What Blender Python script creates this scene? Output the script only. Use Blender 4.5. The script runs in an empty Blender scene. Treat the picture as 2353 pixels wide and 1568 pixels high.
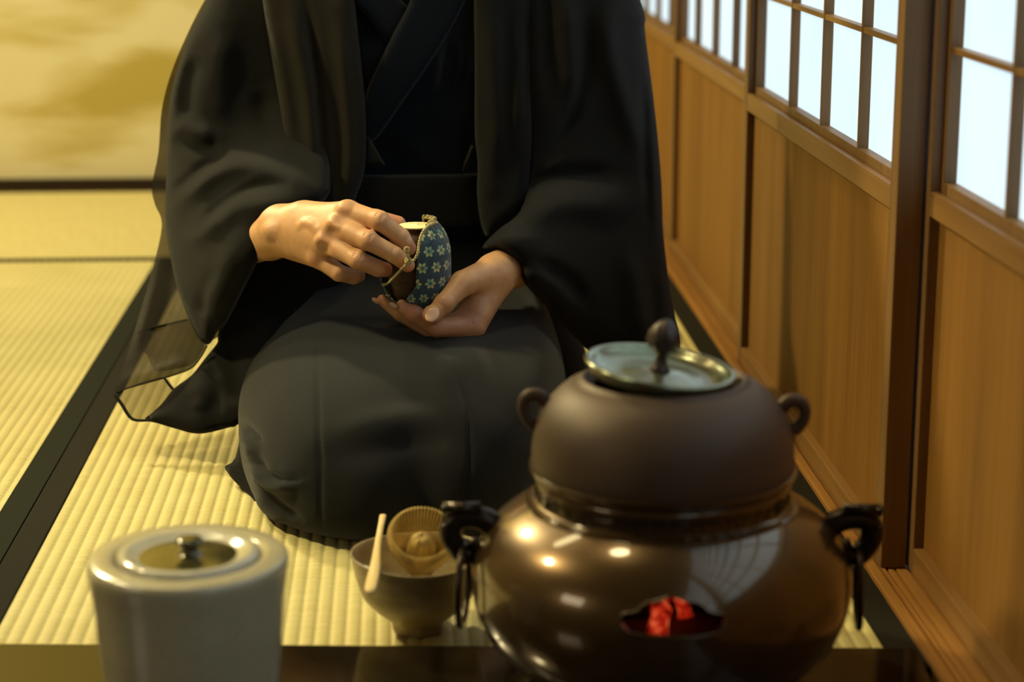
import bpy, bmesh, math, random
import numpy as np
from mathutils import Vector, Matrix
random.seed(7); rng=np.random.RandomState(7)
SC=bpy.context.scene; COL=SC.collection
PI=math.pi
# ------------------------------------------------------------------ camera model (measured from the photograph)
FP=4600.; TH=math.atan(1084/FP); PSI=math.atan(261/(FP/math.cos(TH))); H=.70
CF=np.array([math.sin(PSI)*math.cos(TH),math.cos(PSI)*math.cos(TH),-math.sin(TH)])
CR=np.array([math.cos(PSI),-math.sin(PSI),0.]); CU=np.cross(CR,CF); C0=np.array([0,0,H])
def rays(px,py):
    px=np.asarray(px,float); py=np.asarray(py,float)
    return CR*(px-1176.5)[...,None]-CU*(py-784)[...,None]+CF*FP
def PY(px,py,Y):
    r=rays(px,py); return C0+r*(np.asarray(Y,float)/r[...,1])[...,None]
def ZY(py,Y,px=1176): return float(PY(px,py,Y)[2])
def XY(px,py,Y): return float(PY(px,py,Y)[0])
def PROJ(P):
    d=np.asarray(P)-C0; z=d@CF
    return np.stack([1176.5+FP*(d@CR)/z, 784-FP*(d@CU)/z],-1)
# ------------------------------------------------------------------ node helper
class S:
    def __init__(s,nt,sock): s.nt=nt; s.s=sock
    def _m(s,op,o=None,o2=None,clamp=False):
        n=s.nt.nodes.new('ShaderNodeMath'); n.operation=op; n.use_clamp=clamp
        for i,v in enumerate((s,o,o2)):
            if v is None: continue
            if isinstance(v,S): s.nt.links.new(v.s,n.inputs[i])
            else: n.inputs[i].default_value=v
        return S(s.nt,n.outputs[0])
    def __add__(s,o): return s._m('ADD',o)
    def __sub__(s,o): return s._m('SUBTRACT',o)
    def __mul__(s,o): return s._m('MULTIPLY',o)
    def __truediv__(s,o): return s._m('DIVIDE',o)
    def sin(s): return s._m('SINE')
    def abs(s): return s._m('ABSOLUTE')
    def fract(s): return s._m('FRACT')
    def floor(s): return s._m('FLOOR')
    def lt(s,o): return s._m('LESS_THAN',o)
    def gt(s,o): return s._m('GREATER_THAN',o)
    def pow(s,o): return s._m('POWER',o)
    def mod(s,o): return s._m('MODULO',o)
    def clamp(s): return s._m('ADD',0.,clamp=True)
def rgb(c): return (c[0],c[1],c[2],1)
class M:
    """one material under construction"""
    def __init__(s,name,base=(.5,.5,.5),rough=.6,metal=0.,spec=.5,sheen=0.,coat=0.):
        s.m=bpy.data.materials.new(name); s.m.use_nodes=True; s.nt=s.m.node_tree
        s.b=s.nt.nodes['Principled BSDF']
        s.b.inputs['Base Color'].default_value=rgb(base); s.b.inputs['Roughness'].default_value=rough
        s.b.inputs['Metallic'].default_value=metal; s.b.inputs['Specular IOR Level'].default_value=spec
        s.b.inputs['Sheen Weight'].default_value=sheen; s.b.inputs['Coat Weight'].default_value=coat
        s.b.inputs['Coat Roughness'].default_value=.12
    def coords(s,kind='Object',scale=(1,1,1),rot=(0,0,0)):
        t=s.nt.nodes.new('ShaderNodeTexCoord'); mp=s.nt.nodes.new('ShaderNodeMapping')
        mp.inputs['Scale'].default_value=scale; mp.inputs['Rotation'].default_value=rot
        s.nt.links.new(t.outputs[kind],mp.inputs[0]); return mp.outputs[0]
    def noise(s,scale=5,detail=4,rough=.5,co=None,dist=0.):
        n=s.nt.nodes.new('ShaderNodeTexNoise'); n.inputs['Scale'].default_value=scale; n.inputs['Detail'].default_value=detail
        n.inputs['Roughness'].default_value=rough; n.inputs['Distortion'].default_value=dist
        s.nt.links.new(co if co is not None else s.coords(),n.inputs['Vector']); return S(s.nt,n.outputs['Fac'])
    def xyz(s,co):
        n=s.nt.nodes.new('ShaderNodeSeparateXYZ'); s.nt.links.new(co,n.inputs[0]); return [S(s.nt,o) for o in n.outputs]
    def ramp(s,fac,stops):
        n=s.nt.nodes.new('ShaderNodeValToRGB'); s.nt.links.new(fac.s,n.inputs[0]); e=n.color_ramp.elements
        while len(e)<len(stops): e.new(.5)
        for i,(p,c) in enumerate(stops): e[i].position=p; e[i].color=rgb(c)
        return n.outputs[0]
    def mix(s,fac,a,b,mode='MIX'):
        n=s.nt.nodes.new('ShaderNodeMix'); n.data_type='RGBA'; n.blend_type=mode
        for k,v in ((0,fac),(6,a),(7,b)):
            if isinstance(v,S): s.nt.links.new(v.s,n.inputs[k])
            elif hasattr(v,'is_output'): s.nt.links.new(v,n.inputs[k])
            elif k==0: n.inputs[0].default_value=v
            else: n.inputs[k].default_value=rgb(v)
        return n.outputs[2]
    def attr(s,name):
        n=s.nt.nodes.new('ShaderNodeAttribute'); n.attribute_name=name; return S(s.nt,n.outputs['Fac'])
    def color(s,o): s.nt.links.new(o,s.b.inputs['Base Color']); return s
    def rough(s,o): s.nt.links.new(o.s,s.b.inputs['Roughness']); return s
    def bump(s,h,strength=.3,dist=.001):
        n=s.nt.nodes.new('ShaderNodeBump'); n.inputs['Strength'].default_value=strength; n.inputs['Distance'].default_value=dist
        s.nt.links.new(h.s,n.inputs['Height']); s.nt.links.new(n.outputs[0],s.b.inputs['Normal']); return s
# ------------------------------------------------------------------ objects
def tag(o,label=None,cat=None,group=None,kind=None):
    if label: o['label']=label
    if cat: o['category']=cat
    if group: o['group']=group
    if kind: o['kind']=kind
    return o
def thing(name,label,cat,loc,group=None,kind=None):
    o=bpy.data.objects.new(name,None); o.empty_display_size=.05; COL.objects.link(o); o.location=loc
    return tag(o,label,cat,group,kind)
def wloc(p):
    v=Vector(p.location)
    while p.parent: p=p.parent; v=Vector((0,0,0)) if p is None else v
    return v
def link(name,me,mat=None,parent=None,smooth=True,label=None):
    o=bpy.data.objects.new(name,me); COL.objects.link(o)
    if mat: me.materials.append(mat.m if isinstance(mat,M) else mat)
    if smooth:
        me.polygons.foreach_set('use_smooth',[True]*len(me.polygons))
    if parent:
        o.parent=parent
        root=parent
        T=Vector((0,0,0))
        while root is not None:
            if root.type=='EMPTY': T=T+root.location
            root=root.parent
        o.matrix_parent_inverse=Matrix.Translation(-T) if parent.type=='EMPTY' else Matrix.Identity(4)
    if label: o['label']=label
    return o
def raw(name,V,Fc,mat=None,parent=None,smooth=True,label=None):
    me=bpy.data.meshes.new(name); me.from_pydata([tuple(map(float,v)) for v in V],[],[tuple(int(i) for i in f) for f in Fc]); me.validate(); me.update()
    return link(name,me,mat,parent,smooth,label)
def fixn(o):
    bm=bmesh.new(); bm.from_mesh(o.data); bmesh.ops.recalc_face_normals(bm,faces=bm.faces[:]); bm.to_mesh(o.data); bm.free(); return o
class MB:
    def __init__(s): s.bm=bmesh.new()
    def box(s,x0,x1,y0,y1,z0,z1,bev=0.):
        r=bmesh.ops.create_cube(s.bm,size=1); vs=r['verts']
        for v in vs: v.co=Vector(((x0+x1)/2+v.co.x*(x1-x0),(y0+y1)/2+v.co.y*(y1-y0),(z0+z1)/2+v.co.z*(z1-z0)))
        if bev>0:
            es=list({e for v in vs for e in v.link_edges}); bmesh.ops.bevel(s.bm,geom=es,offset=bev,segments=2,affect='EDGES',profile=.6)
        return s
    def build(s,name,mat,parent=None,smooth=False,label=None):
        me=bpy.data.meshes.new(name); s.bm.to_mesh(me); s.bm.free(); return link(name,me,mat,parent,smooth,label)
def lathe(name,prof,cx,cy,mat,parent=None,n=96,label=None,closed=False,z0=0):
    """prof: list of (r,z); revolve about the vertical axis through (cx,cy)"""
    V=[];Fc=[]
    P=[p for p in prof]
    for r,z in P:
        for k in range(n):
            a=2*PI*k/n; V.append((cx+r*math.cos(a),cy+r*math.sin(a),z+z0))
    for i in range(len(P)-1):
        for k in range(n):
            k2=(k+1)%n; Fc.append((i*n+k,i*n+k2,(i+1)*n+k2,(i+1)*n+k))
    if closed:
        i=len(P)-1
        for k in range(n):
            k2=(k+1)%n; Fc.append((i*n+k,i*n+k2,k2,k))
    o=raw(name,V,Fc,mat,parent,label=label)
    bm=bmesh.new(); bm.from_mesh(o.data); bmesh.ops.remove_doubles(bm,verts=bm.verts[:],dist=1e-6)
    bmesh.ops.holes_fill(bm,edges=[e for e in bm.edges if len(e.link_faces)==1],sides=0) if False else None
    bmesh.ops.recalc_face_normals(bm,faces=bm.faces[:]); bm.to_mesh(o.data); bm.free()
    o.data.polygons.foreach_set('use_smooth',[True]*len(o.data.polygons))
    return o
def spl(P,per=6,closed=False):
    """Catmull-Rom resampling of a list of points (any dimension)"""
    P=np.array(P,float); n=len(P); out=[]
    rg=range(n) if closed else range(n-1)
    for i in rg:
        p0=P[(i-1)%n] if (closed or i>0) else 2*P[0]-P[1]
        p1=P[i]; p2=P[(i+1)%n]
        p3=P[(i+2)%n] if (closed or i+2<n) else 2*P[-1]-P[-2]
        for k in range(per):
            t=k/per; out.append(.5*((2*p1)+(-p0+p2)*t+(2*p0-5*p1+4*p2-p3)*t*t+(-p0+3*p1-3*p2+p3)*t**3))
    if not closed: out.append(P[-1])
    return np.array(out)
def tube(name,pts,rad,mat,parent=None,n=12,closed=False,twist=0,braid=0.,label=None,per=0,flat=None):
    P=spl(pts,per,closed) if per else np.array(pts,float)
    m=len(P); R=np.array(rad,float) if hasattr(rad,'__len__') else np.full(m,float(rad))
    if len(R)!=m: R=np.interp(np.linspace(0,1,m),np.linspace(0,1,len(R)),R)
    V=[];Fc=[];T=np.gradient(P,axis=0) if not closed else (np.roll(P,-1,0)-np.roll(P,1,0))
    T/=np.linalg.norm(T,axis=1)[:,None]+1e-12
    nrm=np.cross(T[0],[0,0,1.]); 
    if np.linalg.norm(nrm)<.1: nrm=np.cross(T[0],[0,1.,0])
    L=np.concatenate([[0],np.cumsum(np.linalg.norm(np.diff(P,axis=0),axis=1))])
    for i in range(m):
        nrm=nrm-T[i]*(nrm@T[i]); nrm/=np.linalg.norm(nrm); b=np.cross(T[i],nrm)
        for k in range(n):
            a=2*PI*k/n
            r=R[i]*(1+braid*(math.cos(2*a+L[i]*twist)*.5+math.cos(2*a-L[i]*twist)*.5))
            fx=1. if flat is None else flat
            V.append(P[i]+r*(math.cos(a)*nrm+math.sin(a)*b*fx))
    for i in range(m if closed else m-1):
        for k in range(n):
            k2=(k+1)%n; j=(i+1)%m; Fc.append((i*n+k,i*n+k2,j*n+k2,j*n+k))
    if not closed:
        Fc.append(tuple(range(n-1,-1,-1))); Fc.append(tuple((m-1)*n+k for k in range(n)))
    return fixn(raw(name,V,Fc,mat,parent,label=label))
# ------------------------------------------------------------------ materials
def wood(name,c1,c2,axis,rough=.5,spec=.35,fine=1.,streak=28.):
    m=M(name,rough=rough,spec=spec); sc={'X':(1.2,streak,streak),'Y':(streak,1.2,streak),'Z':(streak,streak,1.0)}[axis]
    co=m.coords('Object',sc); a=m.noise(1.,5,.6,co,.4); co2=m.coords('Object',tuple(v*7 for v in sc)); b=m.noise(1.,3,.6,co2)
    co3=m.coords('Object',tuple(v*.25 for v in sc)); c=m.noise(1.,2,.5,co3,.5)
    v=a*.55+b*.25+c*.3
    m.color(m.ramp(v,[(.36,c1),(.70,c2)])); m.bump(b,.12,.0006); return m
W_PANEL=wood('koshi_board_cedar',(.150,.064,.009),(.275,.130,.023),'Z',.62,.25,streak=22)
W_RAIL=wood('rail_cedar',(.165,.078,.020),(.285,.150,.045),'Y',.42,.4,streak=60)
W_STILE=wood('stile_cedar',(.135,.066,.020),(.225,.120,.042),'Z',.48,.4,streak=60)
W_TRACK=wood('threshold_cedar',(.19,.078,.016),(.40,.19,.045),'Y',.5,.35,streak=90)
W_DARK=wood('dark_ceiling_wood',(.05,.03,.012),(.10,.06,.025),'X',.6)
def weave_mat(name,base,hi,rough=.9,amt=.25,sheen=.06,scale=5200.,spec=.07):
    m=M(name,base,rough,0,spec,sheen); m.b.inputs['Sheen Roughness'].default_value=.5
    co=m.coords('Object'); x,y,z=m.xyz(co)
    w=((x*scale).sin()*(z*scale).sin()+((x*scale*.5+y*scale).sin())*.5)
    n=m.noise(9,3,.55,co); m.color(m.ramp(n,[(.3,base),(.75,hi)])); m.bump(w,amt,.0003); return m
K_HAORI=weave_mat('haori_black',(.0055,.0052,.0046),(.0092,.0088,.0080))
K_LAP=weave_mat('kimono_charcoal',(.0045,.0050,.0056),(.0078,.0084,.0092),.85,.25,.12)
K_CHEST=weave_mat('kimono_chest_navy',(.0036,.0052,.0080),(.0060,.0085,.0128),.9)
K_COLLAR=weave_mat('collar_navy',(.0042,.0060,.0092),(.0068,.0095,.0142),.85)
K_OBI=weave_mat('obi_grey',(.0085,.0085,.0070),(.013,.013,.0105),.8)
K_EDGE=weave_mat('haori_lapel',(.0105,.0088,.0055),(.0165,.0140,.0092))
def sheer(name,col,alpha):
    m=M(name,col,.8,0,.15,.3); nt=m.nt; tr=nt.nodes.new('ShaderNodeBsdfTransparent'); tr.inputs[0].default_value=(.95,.9,.8,1)
    mx=nt.nodes.new('ShaderNodeMixShader'); n=m.noise(14,3,.6); f=(n*.22+(alpha-.11)).clamp(); nt.links.new(f.s,mx.inputs[0])
    nt.links.new(tr.outputs[0],mx.inputs[1]); nt.links.new(m.b.outputs[0],mx.inputs[2])
    nt.links.new(mx.outputs[0],nt.nodes['Material Output'].inputs['Surface']); return m
K_SHEER=sheer('haori_sheer_gauze',(.018,.014,.008),.85)
K_SHEER2=sheer('haori_sheer_lining',(.028,.022,.011),.55)
SKIN=M('skin',(.5,.3,.18),.46,0,.42)
SKIN.b.inputs['Subsurface Weight'].default_value=.12; SKIN.b.inputs['Subsurface Radius'].default_value=(.006,.0025,.0012); SKIN.b.inputs['Subsurface Scale'].default_value=1.
_n=SKIN.noise(70,4,.6); _n2=SKIN.noise(900,2,.6)
_c=SKIN.ramp(_n,[(.3,(.50,.265,.125)),(.7,(.60,.345,.172))])
_c=SKIN.mix(SKIN.attr('red'),_c,(.50,.165,.095)); _c=SKIN.mix(SKIN.attr('nail'),_c,(.66,.42,.29)); SKIN.color(_c)
SKIN.rough((SKIN.attr('nail')*-.20+.48)); SKIN.bump(_n2*.5+SKIN.noise(260,3,.6)*.8,.35,.0004)
HAIR=M('hair_black',(.01,.009,.008),.5)
TAT=M('tatami_rush',(.6,.5,.2),.55,0,.3)
_co=TAT.coords('Object',(14,260,1)); _a=TAT.noise(1.,4,.7,_co); _b=TAT.noise(6,2,.5)
TAT.color(TAT.ramp(_a*.75+_b*.3,[(.3,(.41,.345,.125)),(.72,(.61,.54,.255))])); TAT.bump(_a,.5,.0007)
TAT_X=M('tatami_rush_cross',(.6,.5,.2),.55,0,.3)
_co=TAT_X.coords('Object',(260,14,1)); _a=TAT_X.noise(1.,4,.7,_co); TAT_X.color(TAT_X.ramp(_a,[(.3,(.42,.35,.125)),(.72,(.60,.52,.235))])); TAT_X.bump(_a,.4,.0007)
HERI=M('border_cloth_black',(.013,.015,.010),.85,0,.08); _x,_y,_z=HERI.xyz(HERI.coords('Object')); HERI.bump((_x*2500.).sin()*(_y*2500.).sin(),.4,.0003)
HERI2=M('border_cloth_charcoal',(.016,.0145,.010),.85,0,.08); _x,_y,_z=HERI2.xyz(HERI2.coords('Object')); HERI2.bump((_x*2500.).sin()*(_y*2500.).sin(),.4,.0003)
FUS=M('fusuma_paper_gold_cloud',(.7,.6,.35),.75,0,.2)
_co=FUS.coords('Object',(1.1,1,4.2)); _a=FUS.noise(1.9,3,.55,_co,.25)
_x,_y,_z=FUS.xyz(FUS.coords('Object')); _f=(_a*1.35+(_z*.55)-.42).clamp()
FUS.color(FUS.ramp(_f,[(.32,(.84,.75,.44)),(.45,(.70,.59,.25)),(.60,(.53,.42,.10))]))
FUS2=M('plain_plaster',(.17,.13,.07),.9,0,.1)
LACQ=M('black_lacquer',(.014,.010,.006),.22,0,.5)
LACQF=M('lacquer_fusuma_frame',(.022,.013,.007),.3,0,.5)
BOARDM=M('lacquered_board',(.012,.0085,.0045),.17,0,.55); BOARDM.rough(BOARDM.noise(30,3,.5)*.07+.07)
PAPER=M('shoji_paper_daylit',(.10,.10,.10),.9,0,.05); 
_n=PAPER.noise(5,3,.5); _e=PAPER.ramp(_n,[(.3,(.72,.92,1.02)),(.7,(.79,.97,1.06))]); PAPER.nt.links.new(_e,PAPER.b.inputs['Emission Color']); PAPER.b.inputs['Emission Strength'].default_value=1.0
def area(name,loc,target,size,power,col,shape='DISK',sy=None,spread=PI):
    l=bpy.data.lights.new(name,'AREA'); l.shape=shape; l.size=size; l.energy=power; l.color=col; l.spread=spread
    if sy: l.size_y=sy
    o=bpy.data.objects.new(name,l); COL.objects.link(o); o.location=loc; o.rotation_euler=(Vector(target)-Vector(loc)).to_track_quat('-Z','Y').to_euler(); return o
# ------------------------------------------------------------------ room shell
def struct(o): o['kind']='structure'; return o
XI,XO,XM=.4846,.5131,.4985       # fronts of the sliding panels
YB=4.52; XL=-2.6; YF=-1.4; ZC=2.35
struct(MB().box(XL,.62,YF,YB+.05,-.10,-.0405).build('floor',W_DARK))
struct(MB().box(XL-.05,.62,YF-.05,YB+.10,ZC,ZC+.03).build('ceiling',W_DARK))
struct(MB().box(XL-.05,XL,YF,YB,-.04,ZC).build('wall_left',FUS2))
struct(MB().box(XL,.62,YF-.05,YF,-.04,ZC).build('wall_front',FUS2))
struct(MB().box(.545,.62,YF,YB+.05,1.80,ZC).build('wall_right',FUS2))
struct(MB().box(XL,.545,YB+.035,YB+.06,-.04,ZC).build('wall_back',FUS2))
# back fusuma (sliding paper doors): lacquered frame, gold-cloud paper
for i,(x0,x1) in enumerate(((-2.58,-1.72),(-1.715,-.30),(-.295,.545))):
    d=thing('door_%d'%(i+5),('left','middle','right')[i]+' paper sliding door with gold clouds at the back of the room','sliding door',((x0+x1)/2,YB+.01,0),kind='structure')
    MB().box(x0+.02,x1-.02,YB+.004,YB+.02,.022,1.78).build('paper_panel',FUS,d)
    fb=MB(); fb.box(x0,x1,YB-.004,YB+.026,-.002,.0225,.002); fb.box(x0,x1,YB-.004,YB+.026,1.775,1.80,.002); fb.box(x0,x0+.0215,YB-.003,YB+.026,.022,1.776); fb.box(x1-.0215,x1,YB-.003,YB+.026,.022,1.776)
    fb.build('door_frame',LACQF,d)
struct(MB().box(XL,.545,YB-.03,YB+.05,-.04,-.003).build('trim_2',W_TRACK))
struct(MB().box(XL,.545,YB-.01,YB+.05,1.80,ZC).build('wall_back_upper',FUS2))
# threshold with sliding grooves under the right-hand panels
tb=MB()
tb.box(.4695,.4805,YF,YB,-.04,.0065,.0012); tb.box(.4805,.4895,YF,YB,-.04,.0020,.0006)
tb.box(.4895,.4925,YF,YB,-.04,-.0006); tb.box(.4925,.4985,YF,YB,-.04,.0012,.0004); tb.box(.4985,.501,YF,YB,-.04,-.0006); tb.box(.501,.512,YF,YB,-.04,.0016,.0005); tb.box(.512,.56,YF,YB,-.04,-.0005)
struct(tb.build('trim_1',W_TRACK))
def shoji(idx,X,y0,y1,bars,label,near_st=.030,far_st=.030,munt=(.529,.667,.80,.94,1.08,1.22,1.36,1.50,1.64)):
    """cedar-and-paper sliding door: X front plane, y0 near end, y1 far end"""
    d=thing('door_%d'%idx,label,'sliding door',(X+.012,(y0+y1)/2,0),kind='structure')
    T=.0262
    MB().box(X,X+T,y0,y0+near_st,.0022,1.79,.0012).build('stile',W_STILE,d)
    MB().box(X,X+T,y1-far_st,y1,.0022,1.79,.0012).build('stile',W_STILE,d)
    a,b=y0+near_st-.001,y1-far_st+.001
    MB().box(X+.0003,X+T,a,b,.003,.0285,.0012).build('bottom_rail',W_RAIL,d)
    mb=MB(); mb.box(X+.0003,X+T,a,b,.3702,.3920,.0012); mb.box(X+.0003,X+.0080,a,b,.3915,.3945,.0007)
    mb.build('waist_rail',W_RAIL,d)
    MB().box(X+.0003,X+T,a,b,1.75,1.79).build('top_rail',W_RAIL,d)
    kb=MB(); n=7; w=(b-a)/n
    kb.box(X+.0105,X+.017,a,b,.027,.372)
    kb.build('lower_board',W_PANEL,d)
    lt=MB(); fx=X+.0105
    lt.box(fx,X+.0228,a,b,.3920,.4045,.0008); lt.box(fx,X+.0228,a,b,1.738,1.752); lt.box(fx,X+.0228,a,a+.011,.4045,1.74,.0006); lt.box(fx,X+.0228,b-.011,b,.4045,1.74,.0006)
    lt.build('lattice_border',W_STILE,d)
    for yb in bars: MB().box(fx+.0006,X+.0226,yb,yb+.0065,.404,1.742,.0005).build('lattice_bar',W_STILE,d)
    hb=MB()
    for z in munt: MB().box(fx+.0012,X+.0222,a+.010,b-.010,z,z+.0062,.0005).build('lattice_crossbar',W_RAIL,d)
    MB().box(X+.0228,X+.0238,a,b,.385,1.76).build('paper_pane',PAPER,d)
    return d
shoji(4,XO,1.045,1.935,(1.13,1.297,1.496,1.694),'nearest cedar and paper sliding door, cut off by the right picture edge')
shoji(3,XI,1.921,2.818,(2.145,2.344,2.541),'wide cedar and paper sliding door beside the kneeling person')
shoji(2,XM,2.8185,3.675,(3.075,3.275,3.475),'narrow-looking cedar and paper sliding door behind the kneeling person')
shoji(1,.509,3.68,4.49,(3.90,4.10,4.30),'farthest cedar and paper sliding door at the back corner')
for i,(a,b) in enumerate(((-1.39,-.36),(-.355,1.04))):
    shoji(9+i,XI if i==0 else XM,a,b-.002,(a+.22,a+.42,a+.62,a+.82),'cedar and paper sliding door nearer than the picture')
# ------------------------------------------------------------------ tatami mats
def mat(name,x0,x1,y0,y1,label,heri,axis='Y',m=TAT,hm=(HERI2,HERI2)):
    d=thing(name,label,'tatami mat',((x0+x1)/2,(y0+y1)/2,-.04))
    per=.01435
    if axis=='Y':
        hx0=x0+(heri if heri else 0); hx1=x1-(heri if heri else 0)
        xs=np.linspace(hx0,hx1,int(round((hx1-hx0)/per))*8+1); ph=((xs-hx0)/per)%1.0
        zs=-.0012*np.abs(np.cos(PI*ph))**7-.0003*np.cos(2*PI*ph)
        ys=np.linspace(y0,y1,9); V=[(x,y,z) for y in ys for x,z in zip(xs,zs)]; n=len(xs)
        Fc=[(j*n+i,j*n+i+1,(j+1)*n+i+1,(j+1)*n+i) for j in range(len(ys)-1) for i in range(n-1)]
        k=len(V); V+=[(hx0,y0,-.04),(hx1,y0,-.04),(hx1,y1,-.04),(hx0,y1,-.04)]; t=(len(ys)-1)*n
        Fc+=[(k,k+1)+tuple(range(n-1,-1,-1)),(k+3,)+tuple(t+i for i in range(n))+(k+2,),(k,k+3,k+2,k+1)]
        raw('woven_surface',V,Fc,m,d,smooth=False)
        if heri:
            for i,(a,b) in enumerate(((x0,hx0),(hx1,x1))): MB().box(a+.0006,b,y0,y1,-.04,.0012,.0008).build('cloth_border',hm[i],d)
    else:
        hy0=y0+heri; hy1=y1-heri; ys=np.linspace(hy0,hy1,int(round((hy1-hy0)/per))*8+1); ph=((ys-hy0)/per)%1.0
        zs=-.0010*np.abs(np.cos(PI*ph))**7; n=len(ys); xs=[x0,x1]
        V=[(x,y,z) for x in xs for y,z in zip(ys,zs)]; Fc=[(i,i+1,n+i+1,n+i) for i in range(n-1)]
        o=raw('woven_surface',V,Fc,m,d,smooth=False)
        MB().box(x0,x1,hy0,hy1,-.04,-.0025).build('straw_core',m,d)
        for i,(a,b) in enumerate(((y0,hy0),(hy1,y1))): MB().box(x0,x1,a+.0008,b,-.04,.0012,.0008).build('cloth_border',hm[i],d)
    return d
mat('tatami_mat',-.4205,.4693,1.66,3.645,'yellow tatami mat under the kneeling person and the tea bowl',.0318,hm=(HERI2,HERI2))
mat('tatami_mat',-1.312,-.4212,1.66,3.645,'yellow tatami mat running along the left edge, left of the double black border',.033,hm=(HERI,HERI))
mat('tatami_mat',-1.36,.4693,3.647,4.487,'farthest yellow tatami mat lying crosswise below the gold cloud doors',.028,'X',TAT_X)
mat('tatami_mat',XL+.01,-1.3625,3.647,4.487,'tatami mat beyond the left edge below the doors',.028,'X',TAT_X)
mat('tatami_mat',XL+.4,-1.314,1.66,3.645,'tatami mat further left of the picture',.03)
# short piece of the mats up to the slightly turned lacquered board
def wedge():
    pass
# lacquered board under the vessels; its far edge is turned with the camera
ang=-.0675
bd=thing('lacquered_board','dark glossy lacquered board along the bottom under jar and brazier','board',(0.02,1.40,0))
ca,sa=math.cos(ang),math.sin(ang); O=np.array([-.3800,1.7395]); ux=np.array([ca,sa]); uy=np.array([-sa,ca])
mb=bmesh.new(); r=bmesh.ops.create_cube(mb,size=1)
for v in r['verts']:
    q=O+ux*(-.75+ (v.co.x+.5)*1.592)+uy*(-1.05+(v.co.y+.5)*1.05); v.co=Vector((q[0],q[1],.0013+(v.co.z+.5)*.0107))
bmesh.ops.bevel(mb,geom=mb.edges[:],offset=.0015,segments=2,affect='EDGES')
me=bpy.data.meshes.new('board_top'); mb.to_mesh(me); mb.free(); link('board_top',me,BOARDM,bd,smooth=False)
BZ=.012
# mats continue under the board (camera side)
# ------------------------------------------------------------------ vessels
BRONZE=M('brazier_bronze',(.05,.025,.008),.22,.62,.5,coat=1.); BRONZE.color(BRONZE.ramp(BRONZE.noise(9,4,.6),[(.3,(.072,.038,.011)),(.7,(.118,.067,.022))])); BRONZE.rough(BRONZE.noise(14,3,.5)*.10+.24); BRONZE.b.inputs['Coat Roughness'].default_value=.07
BRONZE_D=M('brazier_lug_dark',(.035,.022,.012),.3,.6,.5)
IRON=M('kettle_cast_iron',(.085,.050,.034),.52,.25,.4); _n=IRON.noise(5,3,.5); IRON.color(IRON.ramp(_n,[(.3,(.060,.035,.020)),(.7,(.095,.057,.034))])); IRON.bump(IRON.noise(420,3,.6),.35,.0006)
LIDM=M('kettle_lid_bronze',(.2,.18,.12),.24,.75,.5,coat=.5); LIDM.color(LIDM.ramp(LIDM.noise(25,4,.6),[(.35,(.17,.15,.09)),(.7,(.24,.32,.22))]))
KNOBM=M('kettle_knob',(.05,.035,.03),.4,.5,.5)
KX,KY=.22,1.64
# brazier (furo)
fu=thing('charcoal_brazier','round brown bronze brazier with glowing charcoal window, kettle on top','brazier',(KX,KY,BZ),None)
outer=[(.098,.0125),(.104,.0125),(.106,.020),(.118,.026),(.138,.038),(.1525,.055),(.161,.074),(.1648,.094),(.1642,.112),(.1605,.127),(.1535,.140),(.144,.1515),(.133,.1600),(.124,.1660),(.1175,.1695),(.1172,.1715),(.1125,.1725),(.1095,.1745),(.1088,.180),(.1088,.186),(.1100,.1885),(.1100,.1912),(.1092,.1925),(.1100,.1950),(.1140,.1985),(.1150,.2010),(.1146,.2030),(.1128,.2036),(.1118,.2025)]
inner=[(.1085,.196),(.1045,.186),(.1042,.174),(.112,.166),(.128,.158),(.145,.144),(.155,.128),(.1595,.108),(.1590,.092),(.155,.074),(.146,.058),(.132,.044),(.11,.034),(.07,.030),(0.0005,.030)]
body=lathe('brazier_body',[(r,z) for r,z in outer]+inner,KX,KY,BRONZE,fu,n=160)
# cut the cusped fire window through the camera-side wall
wa=math.radians(-3.0)
def win_shape():
    w=[( -.0400,-.005),(-.0405,.0015),(-.0375,.0055),(-.0320,.0065),(-.0270,.0085),(-.0235,.0130),(-.0185,.0165),(-.0125,.0172),(-.0085,.0190),(0,.0225)]
    w=[(x,z*.80) for x,z in w]; pts=w+[(-x,z) for x,z in w[-2::-1]]; pts+=[(.034,-.0100),(.018,-.0118),(0,-.0122),(-.018,-.0118),(-.034,-.0100)]
    return pts
WZ=.1215; WX=XY(1548,1405,1.48)
cb=bmesh.new(); wp=win_shape(); a=[cb.verts.new((WX+x,KY-.20,WZ+z)) for x,z in wp]; b=[cb.verts.new((WX+x,KY-.075,WZ+z)) for x,z in wp]
cb.faces.new(a); cb.faces.new(b[::-1])
for i in range(len(a)): j=(i+1)%len(a); cb.faces.new((a[j],a[i],b[i],b[j]))
bmesh.ops.recalc_face_normals(cb,faces=cb.faces[:]); cm=bpy.data.meshes.new('cut'); cb.to_mesh(cm); cb.free()
co_=bpy.data.objects.new('cut',cm); COL.objects.link(co_)
bo=body.modifiers.new('b','BOOLEAN'); bo.object=co_; bo.operation='DIFFERENCE'; bo.solver='EXACT'
dg=bpy.context.evaluated_depsgraph_get(); nm=bpy.data.meshes.new_from_object(body.evaluated_get(dg)); body.modifiers.clear(); body.data=nm
bpy.data.objects.remove(co_)
nm.polygons.foreach_set('use_smooth',[True]*len(nm.polygons))
try: nm.set_sharp_from_angle(angle=math.radians(38))
except Exception: pass
# raised rim bead round the window
def furo_r(z): 
    zz=[p[1] for p in outer]; rr=[p[0] for p in outer]; return float(np.interp(z,zz[2:14],rr[2:14]))
bead=[]
for x,z in wp:
    xx=WX+x*1.03-KX; r=furo_r(WZ+z*1.04)+.0002; bead.append((KX+xx,KY-math.sqrt(max(r*r-xx*xx,1e-6)),WZ+z*1.04))
tube('window_rim',bead,.0013,BRONZE,fu,n=8,closed=True)
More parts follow.
